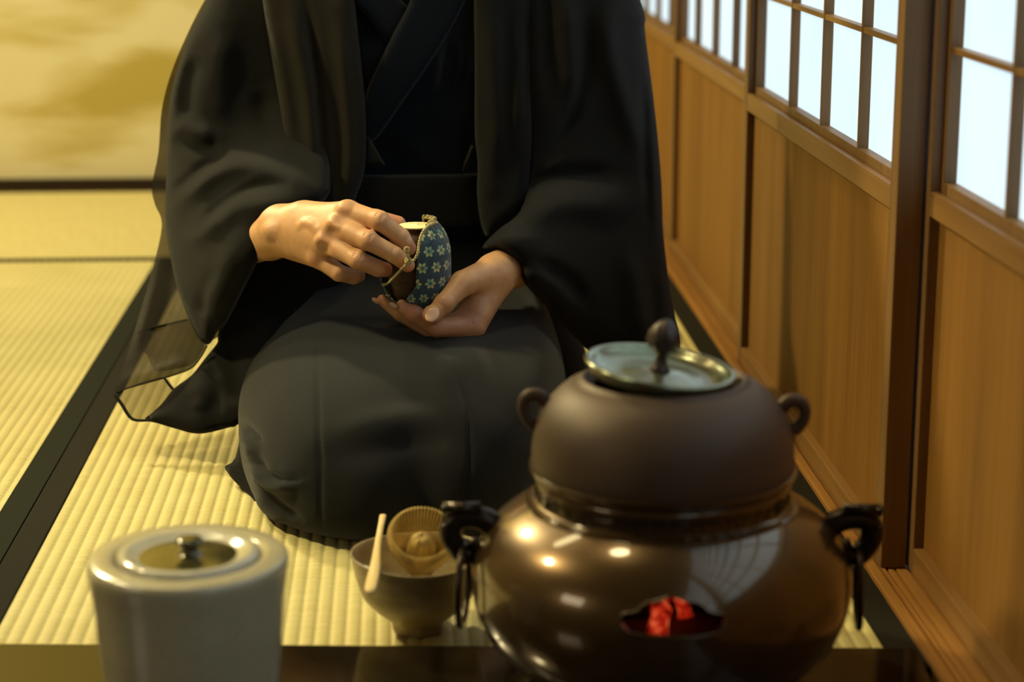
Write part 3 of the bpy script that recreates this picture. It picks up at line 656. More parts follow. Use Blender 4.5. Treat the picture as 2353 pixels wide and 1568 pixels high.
# ---- left hand (right in the picture)
def left_hand():
    s=SDF((PY(850,700,2.25)[0]-.006,2.155,PY(1000,805,2.2)[2]-.004),(PY(1230,600,2.36)[0]+.03,2.40,PY(1140,548,2.33)[2]+.012),VOX)
    wr=J(1143,624,2.288); fa=J(1240,600,2.415)
    s.cap(fa,J(1178,611,2.338),.0275,.0255,.004); s.cap(J(1178,611,2.338),J(1138,626,2.284),.0250,.0235,.01)
    MI=J(1086,752,2.232); MM=J(1082,762,2.250); MR=J(1078,760,2.270); MP=J(1080,748,2.288)
    s.cap(J(1128,645,2.272),MI,.0215,.0140,.012); s.cap(J(1130,650,2.285),MM,.0205,.0140,.012)
    s.cap(J(1132,650,2.30),MR,.0195,.0135,.012); s.cap(J(1132,645,2.31),MP,.0185,.0130,.012)
    s.cap(J(1095,725,2.240),J(1060,752,2.232),.0145,.0128,.008)
    s.cap(J(1062,738,2.246),J(1015,748,2.228),.0125,.0115,.006)
    # fingers curling round the bag
    I=[MI,J(1006,752,2.212),J(952,722,2.210),J(925,704,2.216)]
    Md=[MM,J(990,758,2.232),J(920,721,2.236),J(879,690,2.243)]
    Rg=[MR,J(985,748,2.262),J(925,716,2.268),J(893,690,2.268)]
    Pk=[MP,J(1005,735,2.290),J(960,700,2.300),J(940,670,2.298)]
    finger(s,I,[.0140,.0118,.0100,.0078],.003,.006); finger(s,Md,[.0132,.0104,.0088,.0066],.0012,.005)
    finger(s,Rg,[.0125,.0105,.0088,.0070],.0015,.005); finger(s,Pk,[.0115,.0095,.0080,.0065],.0015,.005)
    # thumb
    CM=J(1118,633,2.262); TM=J(1063,652,2.222); TI=J(1021,697,2.199); TT=J(994,726,2.192)
    s.cap(CM,TM,.0185,.0146,.010); s.cap(TM,TI,.0138,.0106,.004); s.cap(TI,TT,.0108,.0096,.002)
    s.ell(TI+TOC*.0015,(.0112,.0108,.0112),np.eye(3),.003)
    s.ell(J(992,724,2.191),(.0108,.0085,.0112),np.eye(3),.002)
    # web between thumb and palm, thenar crease
    s.cap(J(1095,668,2.262),J(1078,720,2.246),.014,.013,.012)
    s.groove([J(1046,708,2.208),J(1060,693,2.215),J(1078,684,2.222),J(1090,677,2.226)],.0028,.0024)
    s.groove([J(1052,716,2.212),J(1068,716,2.213),J(1078,727,2.215),J(1086,742,2.217)],.0017,.0013)
    s.groove([J(1040,724,2.204),J(1050,735,2.207),J(1052,741,2.208)],.0013,.0008)
    s.groove([J(968,764,2.222),J(950,740,2.222),J(930,720,2.226),J(913,706,2.232)],.0016,.0016)
    td=TT-TI; n=unit([-.12,-.95,.28])
    wrinkles(s,TI+n*.0112,td,n,.0050,(-.0032,-.0012,.0010,.0030),.0004)
    nail(s,J(995,725,2.190)+n*.0086,td,n,.0094,.0078)
    s.groove([J(1112,600,2.255),J(1122,640,2.258),J(1128,672,2.265)],.002,.0006)
    nail(s,J(914,700,2.213)+unit([-.75,-.45,-.1])*.0058,I[3]-I[2],(-.75,-.45,-.25),.0055,.0042)
    nail(s,J(868,688,2.243)+unit([-.7,-.5,-.3])*.0035,Md[3]-Md[2],(-.7,-.5,-.3),.0052,.0040)
    REDS.extend([(J(1075,735,2.222),.022,.55),(J(1070,770,2.235),.026,.50),(J(1015,765,2.208),.026,.40),(J(1040,765,2.208),.026,.40),(J(945,712,2.205),.014,.75),(TI,.014,.30),(J(1040,650,2.215),.014,.25),(J(1196,626,2.30),.016,.5),(J(990,735,2.190),.012,.25),(J(875,685,2.238),.012,.5),(J(1000,775,2.21),.020,.3)])
    return s
def coarse_body():
    s=SDF((-.48,2.10,-.02),(.50,2.98,1.28),.0095)
    cx=.012
    def c(a,b,ra,rb,k=.05): s.cap(a,b,ra,rb,k)
    for sg in (-1,1):
        c((cx+sg*.075,2.62,.14),(cx+sg*.080,2.19,.098),.075,.055); c((cx+sg*.080,2.18,.075),(cx+sg*.07,2.72,.068),.045,.038,.02)   # thigh, shank
        c((cx+sg*.13,2.63,.675),(cx+sg*.215,2.62,.43),.040,.036,.03)
    c((cx,2.68,.20),(cx,2.63,.42),.125,.110); c((cx,2.63,.42),(cx,2.62,.60),.110,.120)
    c((cx-.13,2.64,.675),(cx+.13,2.64,.675),.046,.046); c((cx,2.63,.70),(cx,2.60,.83),.055,.050,.03)
    # arms: elbows to forearms
    c((cx-.235,2.60,.42),(-.235,2.535,.335),.038,.036,.02); c((-.235,2.535,.335),tuple(J(560,560,2.380)),.034,.024,.02)
    c((cx+.235,2.60,.42),(.255,2.545,.325),.038,.036,.02); c((.255,2.545,.325),tuple(J(1245,600,2.420)),.034,.026,.02)
    # head bent forward
    hc=np.array([cx,2.555,.955])
    s.ell(hc+np.array([0,.025,.03]),(.078,.096,.092),np.eye(3),.02); s.ell(hc+np.array([0,-.025,-.035]),(.062,.070,.085),np.eye(3),.03)
    c(tuple(hc+np.array([0,-.085,-.02])),tuple(hc+np.array([0,-.107,-.048])),.010,.014,.012)      # nose
    c(tuple(hc+np.array([-.03,-.082,.005])),tuple(hc+np.array([.03,-.082,.005])),.012,.012,.015)  # brow
    c(tuple(hc+np.array([-.018,-.083,-.082])),tuple(hc+np.array([.018,-.083,-.082])),.009,.009,.01) # lips
    s.ell(hc+np.array([0,-.065,-.112]),(.022,.022,.016),np.eye(3),.02)
    for sg in (-1,1):
        s.ell(hc+np.array([sg*.031,-.094,-.012]),(.013,.012,.009),np.eye(3),.006,'s'); s.ell(hc+np.array([sg*.031,-.078,-.012]),(.012,.011,.011),np.eye(3),.004)
        s.ell(hc+np.array([sg*.082,.012,-.02]),(.009,.018,.030),np.eye(3),.006)
    return s,hc
pe=thing('person','kneeling person in black sheer haori over dark kimono holding a drawstring bag','person',(.02,2.40,0))
parts=[]; off=0; AV=[];AF=[]
for fn in (right_hand,left_hand):
    s=fn(); V,Fc=s.mesh(); V=smooth_mesh(V,Fc,4); AV.append(V); AF.append(Fc+off); off+=len(V)
s,HC=coarse_body(); V,Fc=s.mesh(); V=smooth_mesh(V,Fc,2); AV.append(V); AF.append(Fc+off)
AV=np.concatenate(AV); AF=np.concatenate(AF)
me=bpy.data.meshes.new('body'); me.vertices.add(len(AV)); me.vertices.foreach_set('co',AV.astype(np.float32).ravel())
me.loops.add(AF.size); me.loops.foreach_set('vertex_index',AF.ravel().astype(np.int32)); me.polygons.add(len(AF))
me.polygons.foreach_set('loop_start',np.arange(0,AF.size,4,dtype=np.int32)); me.polygons.foreach_set('loop_total',np.full(len(AF),4,np.int32)); me.update(); me.validate()
red=np.zeros(len(AV)); nl=np.zeros(len(AV))
for c,r,a in REDS: red=np.maximum(red,a*np.exp(-((AV-c)**2).sum(1)/(r*r)))
for c,ax,R in NAILS:
    q=sum((((AV-c)@ax[i])/R[i])**2 for i in range(3)); nl=np.maximum(nl,np.clip((1.0-q)*8,0,1))
for nme,arr in (('red',red),('nail',nl)):
    at=me.attributes.new(nme,'FLOAT','POINT'); at.data.foreach_set('value',arr.astype(np.float32))
body_o=link('body',me,SKIN,pe)
# hair: cap over the skull
hv=[];hf=[]; nu,nv=40,20
for j in range(nv+1):
    t=j/nv*PI*.56
    for i in range(nu):
        a=2*PI*i/nu; ext=.10 if math.sin(a)>-.2 else -.14
        tt=t*(1+ext); d=np.array([math.sin(tt)*math.cos(a)*.084,math.sin(tt)*math.sin(a)*.102,math.cos(tt)*.098]); hv.append(HC+np.array([0,.026,.032])+d)
for j in range(nv):
    for i in range(nu): i2=(i+1)%nu; hf.append((j*nu+i,j*nu+i2,(j+1)*nu+i2,(j+1)*nu+i))
hr=fixn(raw('hair',hv,hf,HAIR,pe)); hr.modifiers.new('s','SOLIDIFY').thickness=.006
# ------------------------------------------------------------------ garments
def pdist(P,A,closed=False):
    """distance of points P to polyline A, nearest point"""
    A=np.array(A,float); B=np.roll(A,-1,0) if closed else A[1:]; A2=A if closed else A[:-1]
    best=np.full(len(P),1e9); near=np.zeros_like(P)
    for a,b in zip(A2,B):
        ab=b-a; t=np.clip(((P-a)@ab)/(ab@ab+1e-12),0,1); q=a+t[:,None]*ab; d=np.linalg.norm(P-q,axis=1); m=d<best; best[m]=d[m]; near[m]=q[m]
    return best,near
def inside(P,A):
    A=np.array(A,float); x,y=P[:,0],P[:,1]; c=np.zeros(len(P),bool); n=len(A); j=n-1
    for i in range(n):
        xi,yi=A[i];xj,yj=A[j]
        m=((yi>y)!=(yj>y))&(x<(xj-xi)*(y-yi)/((yj-yi) if yj!=yi else 1e-9)+xi); c^=m; j=i
    return c
def tps(ctrl):
    C_=np.array(ctrl,float); X=C_[:,:2]/500.; n=len(X)
    def U(r): return np.where(r>0,r*r*np.log(np.maximum(r,1e-9)),0)
    K=U(np.linalg.norm(X[:,None]-X[None],axis=2))+np.eye(n)*1e-4; P=np.hstack([np.ones((n,1)),X])
    A=np.block([[K,P],[P.T,np.zeros((3,3))]]); w=np.linalg.solve(A,np.concatenate([C_[:,2],np.zeros(3)]))
    def f(Q):
        Q=Q/500.; return U(np.linalg.norm(Q[:,None]-X[None],axis=2))@w[:n]+w[n]+Q@w[n+1:]
    return f
def folds(P,ridges):
    z=np.zeros(len(P))
    for amp,w,pl in ridges:
        pl=spl(pl,5) if len(pl)>2 else np.array(pl,float)
        d,nq=pdist(P,pl); e=np.minimum(np.linalg.norm(nq-pl[0],axis=1),np.linalg.norm(nq-pl[-1],axis=1)); L=np.linalg.norm(np.diff(pl,axis=0),axis=1).sum()
        tap=np.clip(e/(L*.28),0,1); tap=.25+.75*tap*tap*(3-2*tap); z+=amp*np.exp(-(d/w)**2)*tap
    return z
def patch(name,poly,ctrl,T,mat,parent,ridges=(),R=70.,step=7.,Tb=None,sm=True,edge_smooth=4,sheet=False,label=None,wav=0.,thick=None):
    """garment piece measured in the photograph: outline, distances (Y) at control points, inflation T, fold ridges; a closed body with front and back"""
    pl=spl(poly,edge_smooth,True) if edge_smooth else np.array(poly,float)
    lo=pl.min(0)-step; hi=pl.max(0)+step; xs=np.arange(lo[0],hi[0]+step,step); ys=np.arange(lo[1],hi[1]+step,step)
    nx,ny=len(xs),len(ys); G=np.stack(np.meshgrid(xs,ys,indexing='xy'),-1).reshape(-1,2)
    ins=inside(G,pl); d,near=pdist(G,pl,True); sd=np.where(ins,d,-d)
    ok=(sd>-step*.45).reshape(ny,nx); cell=ok[:-1,:-1]&ok[1:,:-1]&ok[:-1,1:]&ok[1:,1:]
    cc=np.argwhere(cell); used=np.zeros((ny,nx),int)
    for a,b in ((0,0),(1,0),(0,1),(1,1)): np.add.at(used,(cc[:,0]+a,cc[:,1]+b),1)
    u=used.ravel()>0; bnd=u&(used.ravel()<4); G=G.copy(); G[bnd]=near[bnd]; dd=np.where(bnd,0,np.maximum(sd,0))
    Q=G[u]; dq=dd[u]; isb=bnd[u]; idm=np.full(len(G),-1); idm[u]=np.arange(u.sum())
    base=tps(ctrl)(Q); pr=np.sqrt(np.clip(1-(1-np.clip(dq/R,0,1))**2,0,1)) if not sheet else np.clip(dq/R,0,1)
    fo=folds(Q,ridges)*np.clip(dq/20.,.15,1)
    if wav: fo=fo+wav*(np.sin(Q[:,0]/37.+np.sin(Q[:,1]/61.)*1.7)*np.sin(Q[:,1]/83.+Q[:,0]/151.))*np.clip(dq/30.,0,1)
    Yf=base-T*pr-fo; Vf=PY(Q[:,0],Q[:,1],Yf)
    i0=idm[(cc[:,0])*nx+cc[:,1]]; i1=idm[(cc[:,0])*nx+cc[:,1]+1]; i2=idm[(cc[:,0]+1)*nx+cc[:,1]+1]; i3=idm[(cc[:,0]+1)*nx+cc[:,1]]
    F1=np.stack([i0,i3,i2,i1],1)
    if sheet: o=raw(name,Vf,F1,mat,parent,label=label)
    else:
        Tb=T if Tb is None else Tb; Yb=base+Tb*pr; Vb=PY(Q[:,0],Q[:,1],Yb); n=len(Q); mp=np.arange(n)+n; mp[isb]=np.arange(n)[isb]
        F2=mp[F1[:,::-1]]; V=np.concatenate([Vf,Vb]); o=raw(name,V,np.concatenate([F1,F2]),mat,parent,label=label)
        bm=bmesh.new(); bm.from_mesh(o.data); bmesh.ops.delete(bm,geom=[v for v in bm.verts if not v.link_faces],context='VERTS'); bm.to_mesh(o.data); bm.free()
        o.data.polygons.foreach_set('use_smooth',[True]*len(o.data.polygons))
    if thick: md=o.modifiers.new('s','SOLIDIFY'); md.thickness=thick
    return o
def loft(name,rings,mat,parent,n=160,ex=2.5,label=None,sub=None,capb=True):
    """rings: (z, cx, halfwidth, yfront, yback)"""
    R=spl([list(r) for r in rings],sub or 5); V=[];Fc=[]
    for z,cx,a,yf,yb in R:
        for k in range(n):
            t=2*PI*k/n; c,s_=math.cos(t),math.sin(t); e=2/ex
            x=cx+a*abs(c)**e*(1 if c>0 else -1); y=(yf+yb)/2+(yb-yf)/2*abs(s_)**e*(1 if s_>0 else -1); V.append((x,y,z))
    m=len(R)
    for i in range(m-1):
        for k in range(n): k2=(k+1)%n; Fc.append((i*n+k,i*n+k2,(i+1)*n+k2,(i+1)*n+k))
    Fc.append(tuple(range(n-1,-1,-1))); Fc.append(tuple((m-1)*n+k for k in range(n)))
    return raw(name,V,Fc,mat,parent,label=label)
def sculpt(o,ridges,scale=1.):
    """push the camera-facing surface of a garment in or out along drawn fold lines"""
    me=o.data; V=np.array([v.co[:] for v in me.vertices]); N=np.array([v.normal[:] for v in me.vertices])
    P=PROJ(V); f=folds(P,ridges)*scale; vis=np.clip(-(N@CF)*2.5+.3,0,1); V=V+N*(f*vis)[:,None]
    me.vertices.foreach_set('co',V.astype(np.float32).ravel()); me.update(); return o
# kimono: skirt over the folded legs + upper body
kim=loft('kimono',[(.0015,-.004,.180,2.040,2.86),(.010,-.004,.188,2.014,2.87),(.03,-.003,.195,1.998,2.87),(.06,-.002,.198,1.992,2.87),(.09,-.001,.197,1.998,2.86),(.12,.004,.189,2.018,2.86),(.143,.010,.177,2.048,2.86),(.160,.015,.165,2.086,2.85),(.173,.019,.154,2.140,2.84),(.183,.021,.146,2.210,2.83),(.192,.019,.143,2.30,2.81),(.202,.012,.150,2.385,2.79),(.218,.012,.156,2.440,2.77),(.26,.012,.162,2.462,2.76),(.33,.012,.165,2.472,2.75),(.42,.012,.170,2.468,2.75),(.52,.012,.180,2.470,2.75),(.62,.012,.188,2.490,2.75),(.70,.012,.180,2.52,2.73),(.745,.012,.13,2.545,2.71),(.77,.012,.075,2.56,2.69)],K_LAP,pe,n=420,ex=2.7,sub=9)
# valley between the knees and creases
V=np.array([v.co[:] for v in kim.data.vertices]); g=np.exp(-((V[:,0]-.012)/.030)**2)*np.clip((.20-V[:,2])/.05,0,1)*np.clip(V[:,2]/.03,0,1)*np.clip((2.42-V[:,1])/.1,0,1)
V[:,1]+=.018*g; V[:,2]-=.010*g*np.clip((V[:,2]-.1)/.06,0,1)
nz_=.0016*np.sin(V[:,0]*60+V[:,2]*40)*np.sin(V[:,2]*55+V[:,1]*30); V[:,1]-=nz_
kim.data.vertices.foreach_set('co',V.astype(np.float32).ravel()); kim.data.update()
sculpt(kim,[(-.0035,5,[(727,805),(730,900),(733,1010),(735,1120),(738,1215)]),(-.0040,5,[(1040,862),(1062,905),(1076,960),(1080,1040),(1075,1110),(1070,1190)]),
  (.010,16,[(585,1065),(600,1090),(625,1112),(660,1116),(690,1110)]),(-.007,9,[(592,1048),(606,1078),(628,1098),(662,1104),(700,1098)]),
  (.007,14,[(570,1000),(578,1030),(576,1055)]),(-.006,9,[(560,975),(585,1000),(600,1020)]),
  (.007,40,[(760,1000),(860,985),(960,965),(1050,955)]),(-.005,35,[(740,1055),(850,1030),(960,1010),(1050,1005)]),
  (.006,40,[(1130,820),(1060,850),(1000,880)]),(.006,14,[(590,1130),(620,1175),(660,1205)]),(-.005,9,[(600,1115),(640,1160),(690,1195)])])
kim.data.materials.append(K_CHEST.m)
mi=np.zeros(len(kim.data.polygons),np.int32)
ce=np.array([p.center[:] for p in kim.data.polygons]); mi[ce[:,2]>.235]=1; kim.data.polygons.foreach_set('material_index',mi)
sculpt(kim,[(-.004,5,[(1055,120),(1043,170),(1035,215)]),(.004,10,[(1030,90),(1015,170),(1000,260)]),(-.003,7,[(1075,140),(1062,190),(1052,250)]),(.005,30,[(900,60),(860,160),(850,240)]),(.004,25,[(900,280),(960,340),(1000,400)])])
tag(kim,'charcoal lap and navy chest of the kimono')
# kimono skirt corner spreading behind the left knee
patch('kimono_hem',[(560,900),(557,960),(541,1052),(517,1072),(524,1088),(540,1108),(580,1146),(600,1175),(650,1185),(660,1100),(640,900)],
  [(560,900,2.36),(541,1052,2.262),(517,1072,2.262),(580,1146,2.200),(600,1175,2.165),(650,1185,2.15),(650,900,2.36),(640,1050,2.25)],.006,K_HAORI,pe,R=30,edge_smooth=3)
# collar bands crossing at the chest
patch('kimono_collar',[(948,-60),(943,0),(905,75),(872,143),(846,200),(836,240),(838,320),(866,318),(925,235),(985,150),(1040,60),(1076,-20),(1082,-100),(960,-100)],[(948,-60,2.452),(1080,-60,2.464),(840,300,2.455),(880,200,2.450),(985,120,2.453)],.005,K_COLLAR,pe,R=20,step=6)
patch('kimono_collar',[(770,-90),(800,-10),(845,40),(885,92),(915,105),(945,70),(940,20),(905,-20),(880,-90)],[(790,-60,2.462),(920,90,2.464),(880,-60,2.466),(900,60,2.464)],.005,K_COLLAR,pe,R=22,step=6)
# obi
ob=loft('obi',[(.268,.012,.1655,2.4555,2.765),(.270,.012,.168,2.4525,2.768),(.300,.012,.169,2.4520,2.768),(.328,.012,.169,2.4520,2.768),(.331,.012,.166,2.4550,2.765)],K_OBI,pe,n=200,ex=2.7,sub=3)
# ---- haori (sheer black jacket)
# right-arm sleeve (left in the picture): opaque inner layer round the arm
haori=patch('haori',[(690,-310),(600,-270),(530,-160),(492,-60),(472,5),(432,90),(396,200),(384,300),(382,400),(380,500),(388,570),(404,650),(430,722),(456,778),(480,792),(500,762),(520,742),(560,665),(594,596),(602,560),(606,530),(640,504),(690,480),(735,467),(752,452),(760,420),(750,300),(700,100),(680,-90),(720,-250)],
  [(600,-270,2.60),(700,-300,2.60),(560,-90,2.58),(472,5,2.55),(396,200,2.54),(382,400,2.53),(388,570,2.50),(480,792,2.42),(604,545,2.315),(690,480,2.325),(735,467,2.34),(660,-90,2.56),(750,300,2.47),(520,500,2.40),(560,300,2.50)],.055,K_HAORI,pe,
  ridges=[(.020,26,[(400,470),(440,435),(500,395),(560,378),(620,392),(670,410)]),(-.008,20,[(385,305),(420,330),(460,338),(515,336)]),(.012,24,[(400,270),(440,305),(500,310)]),
          (-.014,15,[(385,450),(430,420),(470,385),(520,360)]),(.014,26,[(470,560),(500,510),(540,475),(600,468),(670,470)]),(-.013,13,[(450,530),(500,480),(560,440),(610,424),(650,425)]),(.010,22,[(430,560),(460,530),(500,500)]),
          (.012,30,[(520,60),(505,180),(500,300)]),(-.012,22,[(450,120),(430,220),(425,300)]),(-.010,25,[(600,200),(610,290),(640,360)]),(.010,30,[(540,560),(500,640),(480,720)]),(-.008,18,[(500,600),(470,680),(460,740)])],R=95,step=6)
tag(haori,'near-opaque black haori cloth')
sleeve=haori
# outer sheer sleeve hanging at the far left
sh=patch('sleeve_gauze',[(520,-80),(482,-20),(440,58),(396,160),(372,250),(364,350),(349,428),(356,470),(372,518),(350,620),(318,730),(287,830),(262,903),(276,911),(292,892),(345,877),(400,862),(440,845),(464,815),(478,790),(520,735),(520,500),(540,200),(560,-60)],
  [(482,-20,2.60),(396,160,2.575),(349,428,2.555),(372,518,2.53),(318,730,2.46),(262,903,2.405),(345,877,2.40),(464,815,2.415),(520,700,2.44),(520,300,2.60),(440,600,2.50)],.004,K_SHEER,haori,ridges=[(.010,16,[(372,520),(352,620),(330,720),(300,820)]),(-.008,14,[(400,560),(390,680),(350,800)]),(.008,16,[(300,880),(380,850),(440,830)])],R=40,step=7,sheet=True)
patch('sleeve_lining',[(318,762),(372,748),(432,734),(452,750),(470,790),(458,818),(436,840),(390,850),(356,852),(340,820),(326,800)],
  [(318,762,2.452),(432,734,2.45),(470,790,2.42),(436,840,2.415),(356,852,2.42)],.002,K_SHEER2,haori,ridges=[(.006,7,[(370,770),(378,800),(372,830)]),(.006,7,[(405,765),(410,800),(398,830)]),(-.005,6,[(345,790),(390,795),(430,780)])],R=20,step=5,sheet=True)
for nme,pts in (('sleeve_hem',[(264,905),(292,893),(345,878),(400,862),(440,846),(462,820),(476,795)]),('lining_hem',[(318,764),(372,749),(432,735)])):
    P=[tuple(PY(x,y,2.452-(y-735)*.00030 if nme!='sleeve_hem' else 2.403)) for x,y in pts]; tube(nme,P,.0018 if nme=='sleeve_hem' else .003,K_HAORI,haori,n=8,per=4,flat=.5)
# haori skirt fanning out on the mat
patch('skirt_gauze',[(262,905),(275,922),(305,964),(330,968),(350,964),(385,930),(420,900),(400,892),(380,868),(340,874),(300,888)],[(262,905,2.402),(305,964,2.375),(350,964,2.37),(400,890,2.40),(300,888,2.41)],.002,K_SHEER2,haori,
  ridges=[(.005,7,[(330,885),(322,905),(335,915),(350,905)]),(.005,6,[(355,880),(368,895),(380,900)])],R=16,step=4,sheet=True,edge_smooth=3)
tube('skirt_hem',[tuple(PY(x,y,Y)) for x,y,Y in ((263,906,2.401),(280,930,2.39),(305,964,2.374),(350,967,2.366),(400,981,2.352),(455,994,2.340),(510,984,2.345),(555,970,2.35))],.0026,K_HAORI,haori,n=8,per=4,flat=.6)
tube('lining_hem',[tuple(PY(x,y,2.398)) for x,y in ((376,867),(388,884),(397,895))],.0030,K_HAORI,haori,n=8,flat=.5)
patch('skirt_front',[(310,965),(352,969),(400,981),(455,995),(505,985),(553,972),(585,890),(615,830),(660,790),(720,745),(790,650),(850,560),(840,470),(700,470),(640,540),(570,570),(530,650),(508,735),(500,775),(498,790),(470,825),(440,863),(400,893),(370,930),(335,960)],
  [(310,965,2.372),(455,995,2.335),(553,972,2.345),(400,893,2.395),(440,863,2.40),(500,785,2.43),(600,600,2.455),(720,745,2.40),(850,560,2.43),(615,830,2.36),(560,800,2.405),(700,470,2.46)],.012,K_HAORI,haori,
  ridges=[(.008,12,[(556,965),(575,900),(600,850),(650,800)]),(.008,20,[(440,880),(460,910),(458,950)]),(-.008,16,[(480,830),(500,900),(490,960)]),(.009,22,[(560,700),(620,760),(640,800)]),(-.008,22,[(520,800),(540,860),(530,940)])],R=40,step=6,edge_smooth=3)
patch('skirt_facing',[(553,972),(560,940),(580,880),(606,830),(640,795),(684,752),(735,700),(760,640),(745,690),(722,748),(690,772),(655,800),(622,838),(600,875),(584,912),(566,958)],[(553,972,2.330),(580,880,2.333),(640,795,2.355),(760,640,2.40)],.003,K_EDGE,haori,R=14,step=4,edge_smooth=3)
# lapels
patch('lapel',[(680,-300),(600,-300),(590,-120),(603,0),(629,159),(654,306),(676,402),(690,470),(740,520),(790,530),(812,470),(836,400),(841,332),(838,223),(815,0),(808,-120),(800,-300)],
  [(600,-300,2.54),(800,-300,2.52),(590,-90,2.50),(808,-90,2.475),(629,159,2.45),(838,223,2.445),(680,402,2.415),(840,350,2.435),(740,520,2.40),(720,100,2.455)],.020,K_EDGE,haori,
  ridges=[(.014,20,[(660,-40),(680,80),(705,200),(720,330),(730,450)]),(-.013,10,[(704,0),(731,191),(744,395),(750,500)]),(.012,18,[(770,20),(795,200),(805,350),(795,480)]),(.006,14,[(616,40),(645,180),(670,330)])],R=34,step=6,edge_smooth=3)
patch('lapel',[(1089,-300),(1089,-100),(1089,0),(1091,150),(1091,306),(1098,378),(1096,440),(1104,510),(1122,548),(1150,528),(1200,486),(1216,440),(1222,300),(1222,100),(1226,-90),(1226,-300)],
  [(1089,-300,2.52),(1226,-300,2.54),(1089,-90,2.47),(1091,306,2.445),(1104,510,2.42),(1226,-90,2.50),(1222,200,2.455),(1200,486,2.42),(1150,300,2.44)],.020,K_HAORI,haori,
  ridges=[(.012,22,[(1130,-20),(1135,150),(1140,300),(1130,430)]),(-.010,10,[(1212,0),(1215,150),(1216,260)]),(.007,14,[(1190,20),(1190,200),(1185,330)])],R=34,step=6,edge_smooth=3)
for nme,pl in (('lapel_lining',[(842,300),(850,318),(878,368),(893,385),(862,376),(840,380)]),('lapel_lining',[(1090,315),(1089,345),(1083,372),(1064,400),(1046,470),(1052,440),(1066,375)])):
    patch(nme,pl,[(pl[0][0],pl[0][1],2.452),(pl[2][0],pl[2][1],2.452),(pl[4][0],pl[4][1],2.449)],.003,K_OBI,haori,R=10,step=3.5,edge_smooth=0)
# left-arm sleeve (right in the picture)
rs=patch('sleeve',[(1205,-300),(1300,-300),(1380,-230),(1440,-120),(1472,0),(1483,40),(1482,70),(1496,180),(1510,300),(1520,420),(1524,530),(1536,640),(1547,710),(1559,768),(1556,860),(1480,880),(1400,845),(1331,786),(1262,712),(1205,650),(1196,610),(1176,588),(1146,571),(1120,572),(1108,570),(1120,552),(1150,524),(1196,484),(1206,400),(1200,200)],
  [(1205,-300,2.58),(1340,-270,2.61),(1205,-90,2.52),(1440,-120,2.60),(1496,180,2.56),(1520,420,2.54),(1536,640,2.50),(1556,860,2.44),(1400,845,2.42),(1205,650,2.300),(1190,600,2.300),(1146,571,2.300),(1120,555,2.34),(1196,484,2.40),(1205,200,2.48),(1380,560,2.44),(1380,300,2.52)],.055,K_HAORI,haori,
  ridges=[(.022,38,[(1150,545),(1220,490),(1300,470),(1390,470),(1470,440)]),(-.016,22,[(1180,470),(1240,420),(1330,400),(1420,400)]),(-.016,20,[(1230,600),(1300,640),(1350,700)]),(.014,26,[(1400,-20),(1400,120),(1440,260),(1480,380)]),
          (-.013,18,[(1255,-40),(1262,100),(1262,220)]),(.013,22,[(1300,-30),(1310,120),(1320,250)]),(-.012,18,[(1350,0),(1350,150),(1300,300),(1240,390)]),(.012,16,[(1500,250),(1505,400),(1512,560)]),(-.010,12,[(1480,180),(1485,350),(1490,500)]),
          (.012,26,[(1440,560),(1460,680),(1480,800)]),(-.010,16,[(1498,620),(1505,740),(1500,840)]),(.005,6,[(1203,650),(1262,714),(1331,784)])],R=85,step=6)
# haori back and shoulders (closes the figure behind)
hb=loft('haori_back',[(.002,.012,.24,2.50,2.93),(.03,.012,.245,2.50,2.935),(.12,.012,.22,2.52,2.90),(.25,.012,.215,2.52,2.83),(.40,.012,.235,2.515,2.80),(.55,.012,.245,2.515,2.80),(.66,.012,.245,2.53,2.79),(.71,.012,.232,2.54,2.77),(.745,.012,.19,2.55,2.75),(.765,.012,.13,2.56,2.735),(.785,.012,.085,2.565,2.71)],K_HAORI,haori,n=160,ex=2.5,sub=6)
for sg,x0 in ((-1,-.23),(1,.25)):     # upper sleeves from shoulder to elbow
    pts=[(.012+sg*.10,2.64,.70),(.012+sg*.15,2.63,.62),(.012+sg*.185,2.62,.52),(.012+sg*.20,2.61,.42)]
    tube('upper_sleeve',pts,[.065,.072,.075,.065],K_HAORI,haori,n=32,per=6)
# ------------------------------------------------------------------ tea caddy and drawstring bag
GY=2.240
def cz(y): return ZY(y,GY,951)
def mpp(y,Y=GY): a=PY(951,y,Y); b=PY(952,y,Y); return float(b[0]-a[0])
MP=mpp(600); CX=XY(952,600,GY)
CADDY=M('caddy_brown_glaze',(.06,.028,.012),.45,0,.25,coat=.0); CADDY.color(CADDY.ramp(CADDY.noise(1,4,.6,CADDY.coords('Object',(20,20,160))),[(.3,(.020,.009,.004)),(.7,(.062,.028,.013))]))
IVORY=M('ivory_lid',(.86,.78,.42),.35,0,.5)
cd=thing('tea_caddy','small dark brown glazed tea caddy with ivory lid inside the bag','tea caddy',(CX,GY,cz(703)))
cp=[(.0002,703),(22,703),(38,699),(50,688),(57,665),(61,635),(62,605),(60,575),(55,552),(47,540),(41,535),(39,531),(39.5,526),(42,522),(41,520),(36,521),(35,530),(35,690),(.0002,695)]
lathe('caddy_body',[(r*MP,cz(y)) for r,y in cp],CX,GY,CADDY,cd,n=72)
lx=XY(958,517,GY); lp_=[(.0002,521.5),(40,521.5),(43,519.5),(43,517.5),(40,516.8),(30,517.6),(8,517.4),(5,516.2),(4.4,514.4),(2.5,513.4),(.0002,513.2)]
lathe('caddy_lid',[(r*MP,cz(y)) for r,y in lp_],lx,GY,IVORY,cd,n=72,label='ivory disc lid')
BAG=M('bag_silk_brocade',(.03,.07,.10),.6,0,.3,sheen=.3)
_uv=BAG.coords('UV'); _u,_v,_w=BAG.xyz(_uv)
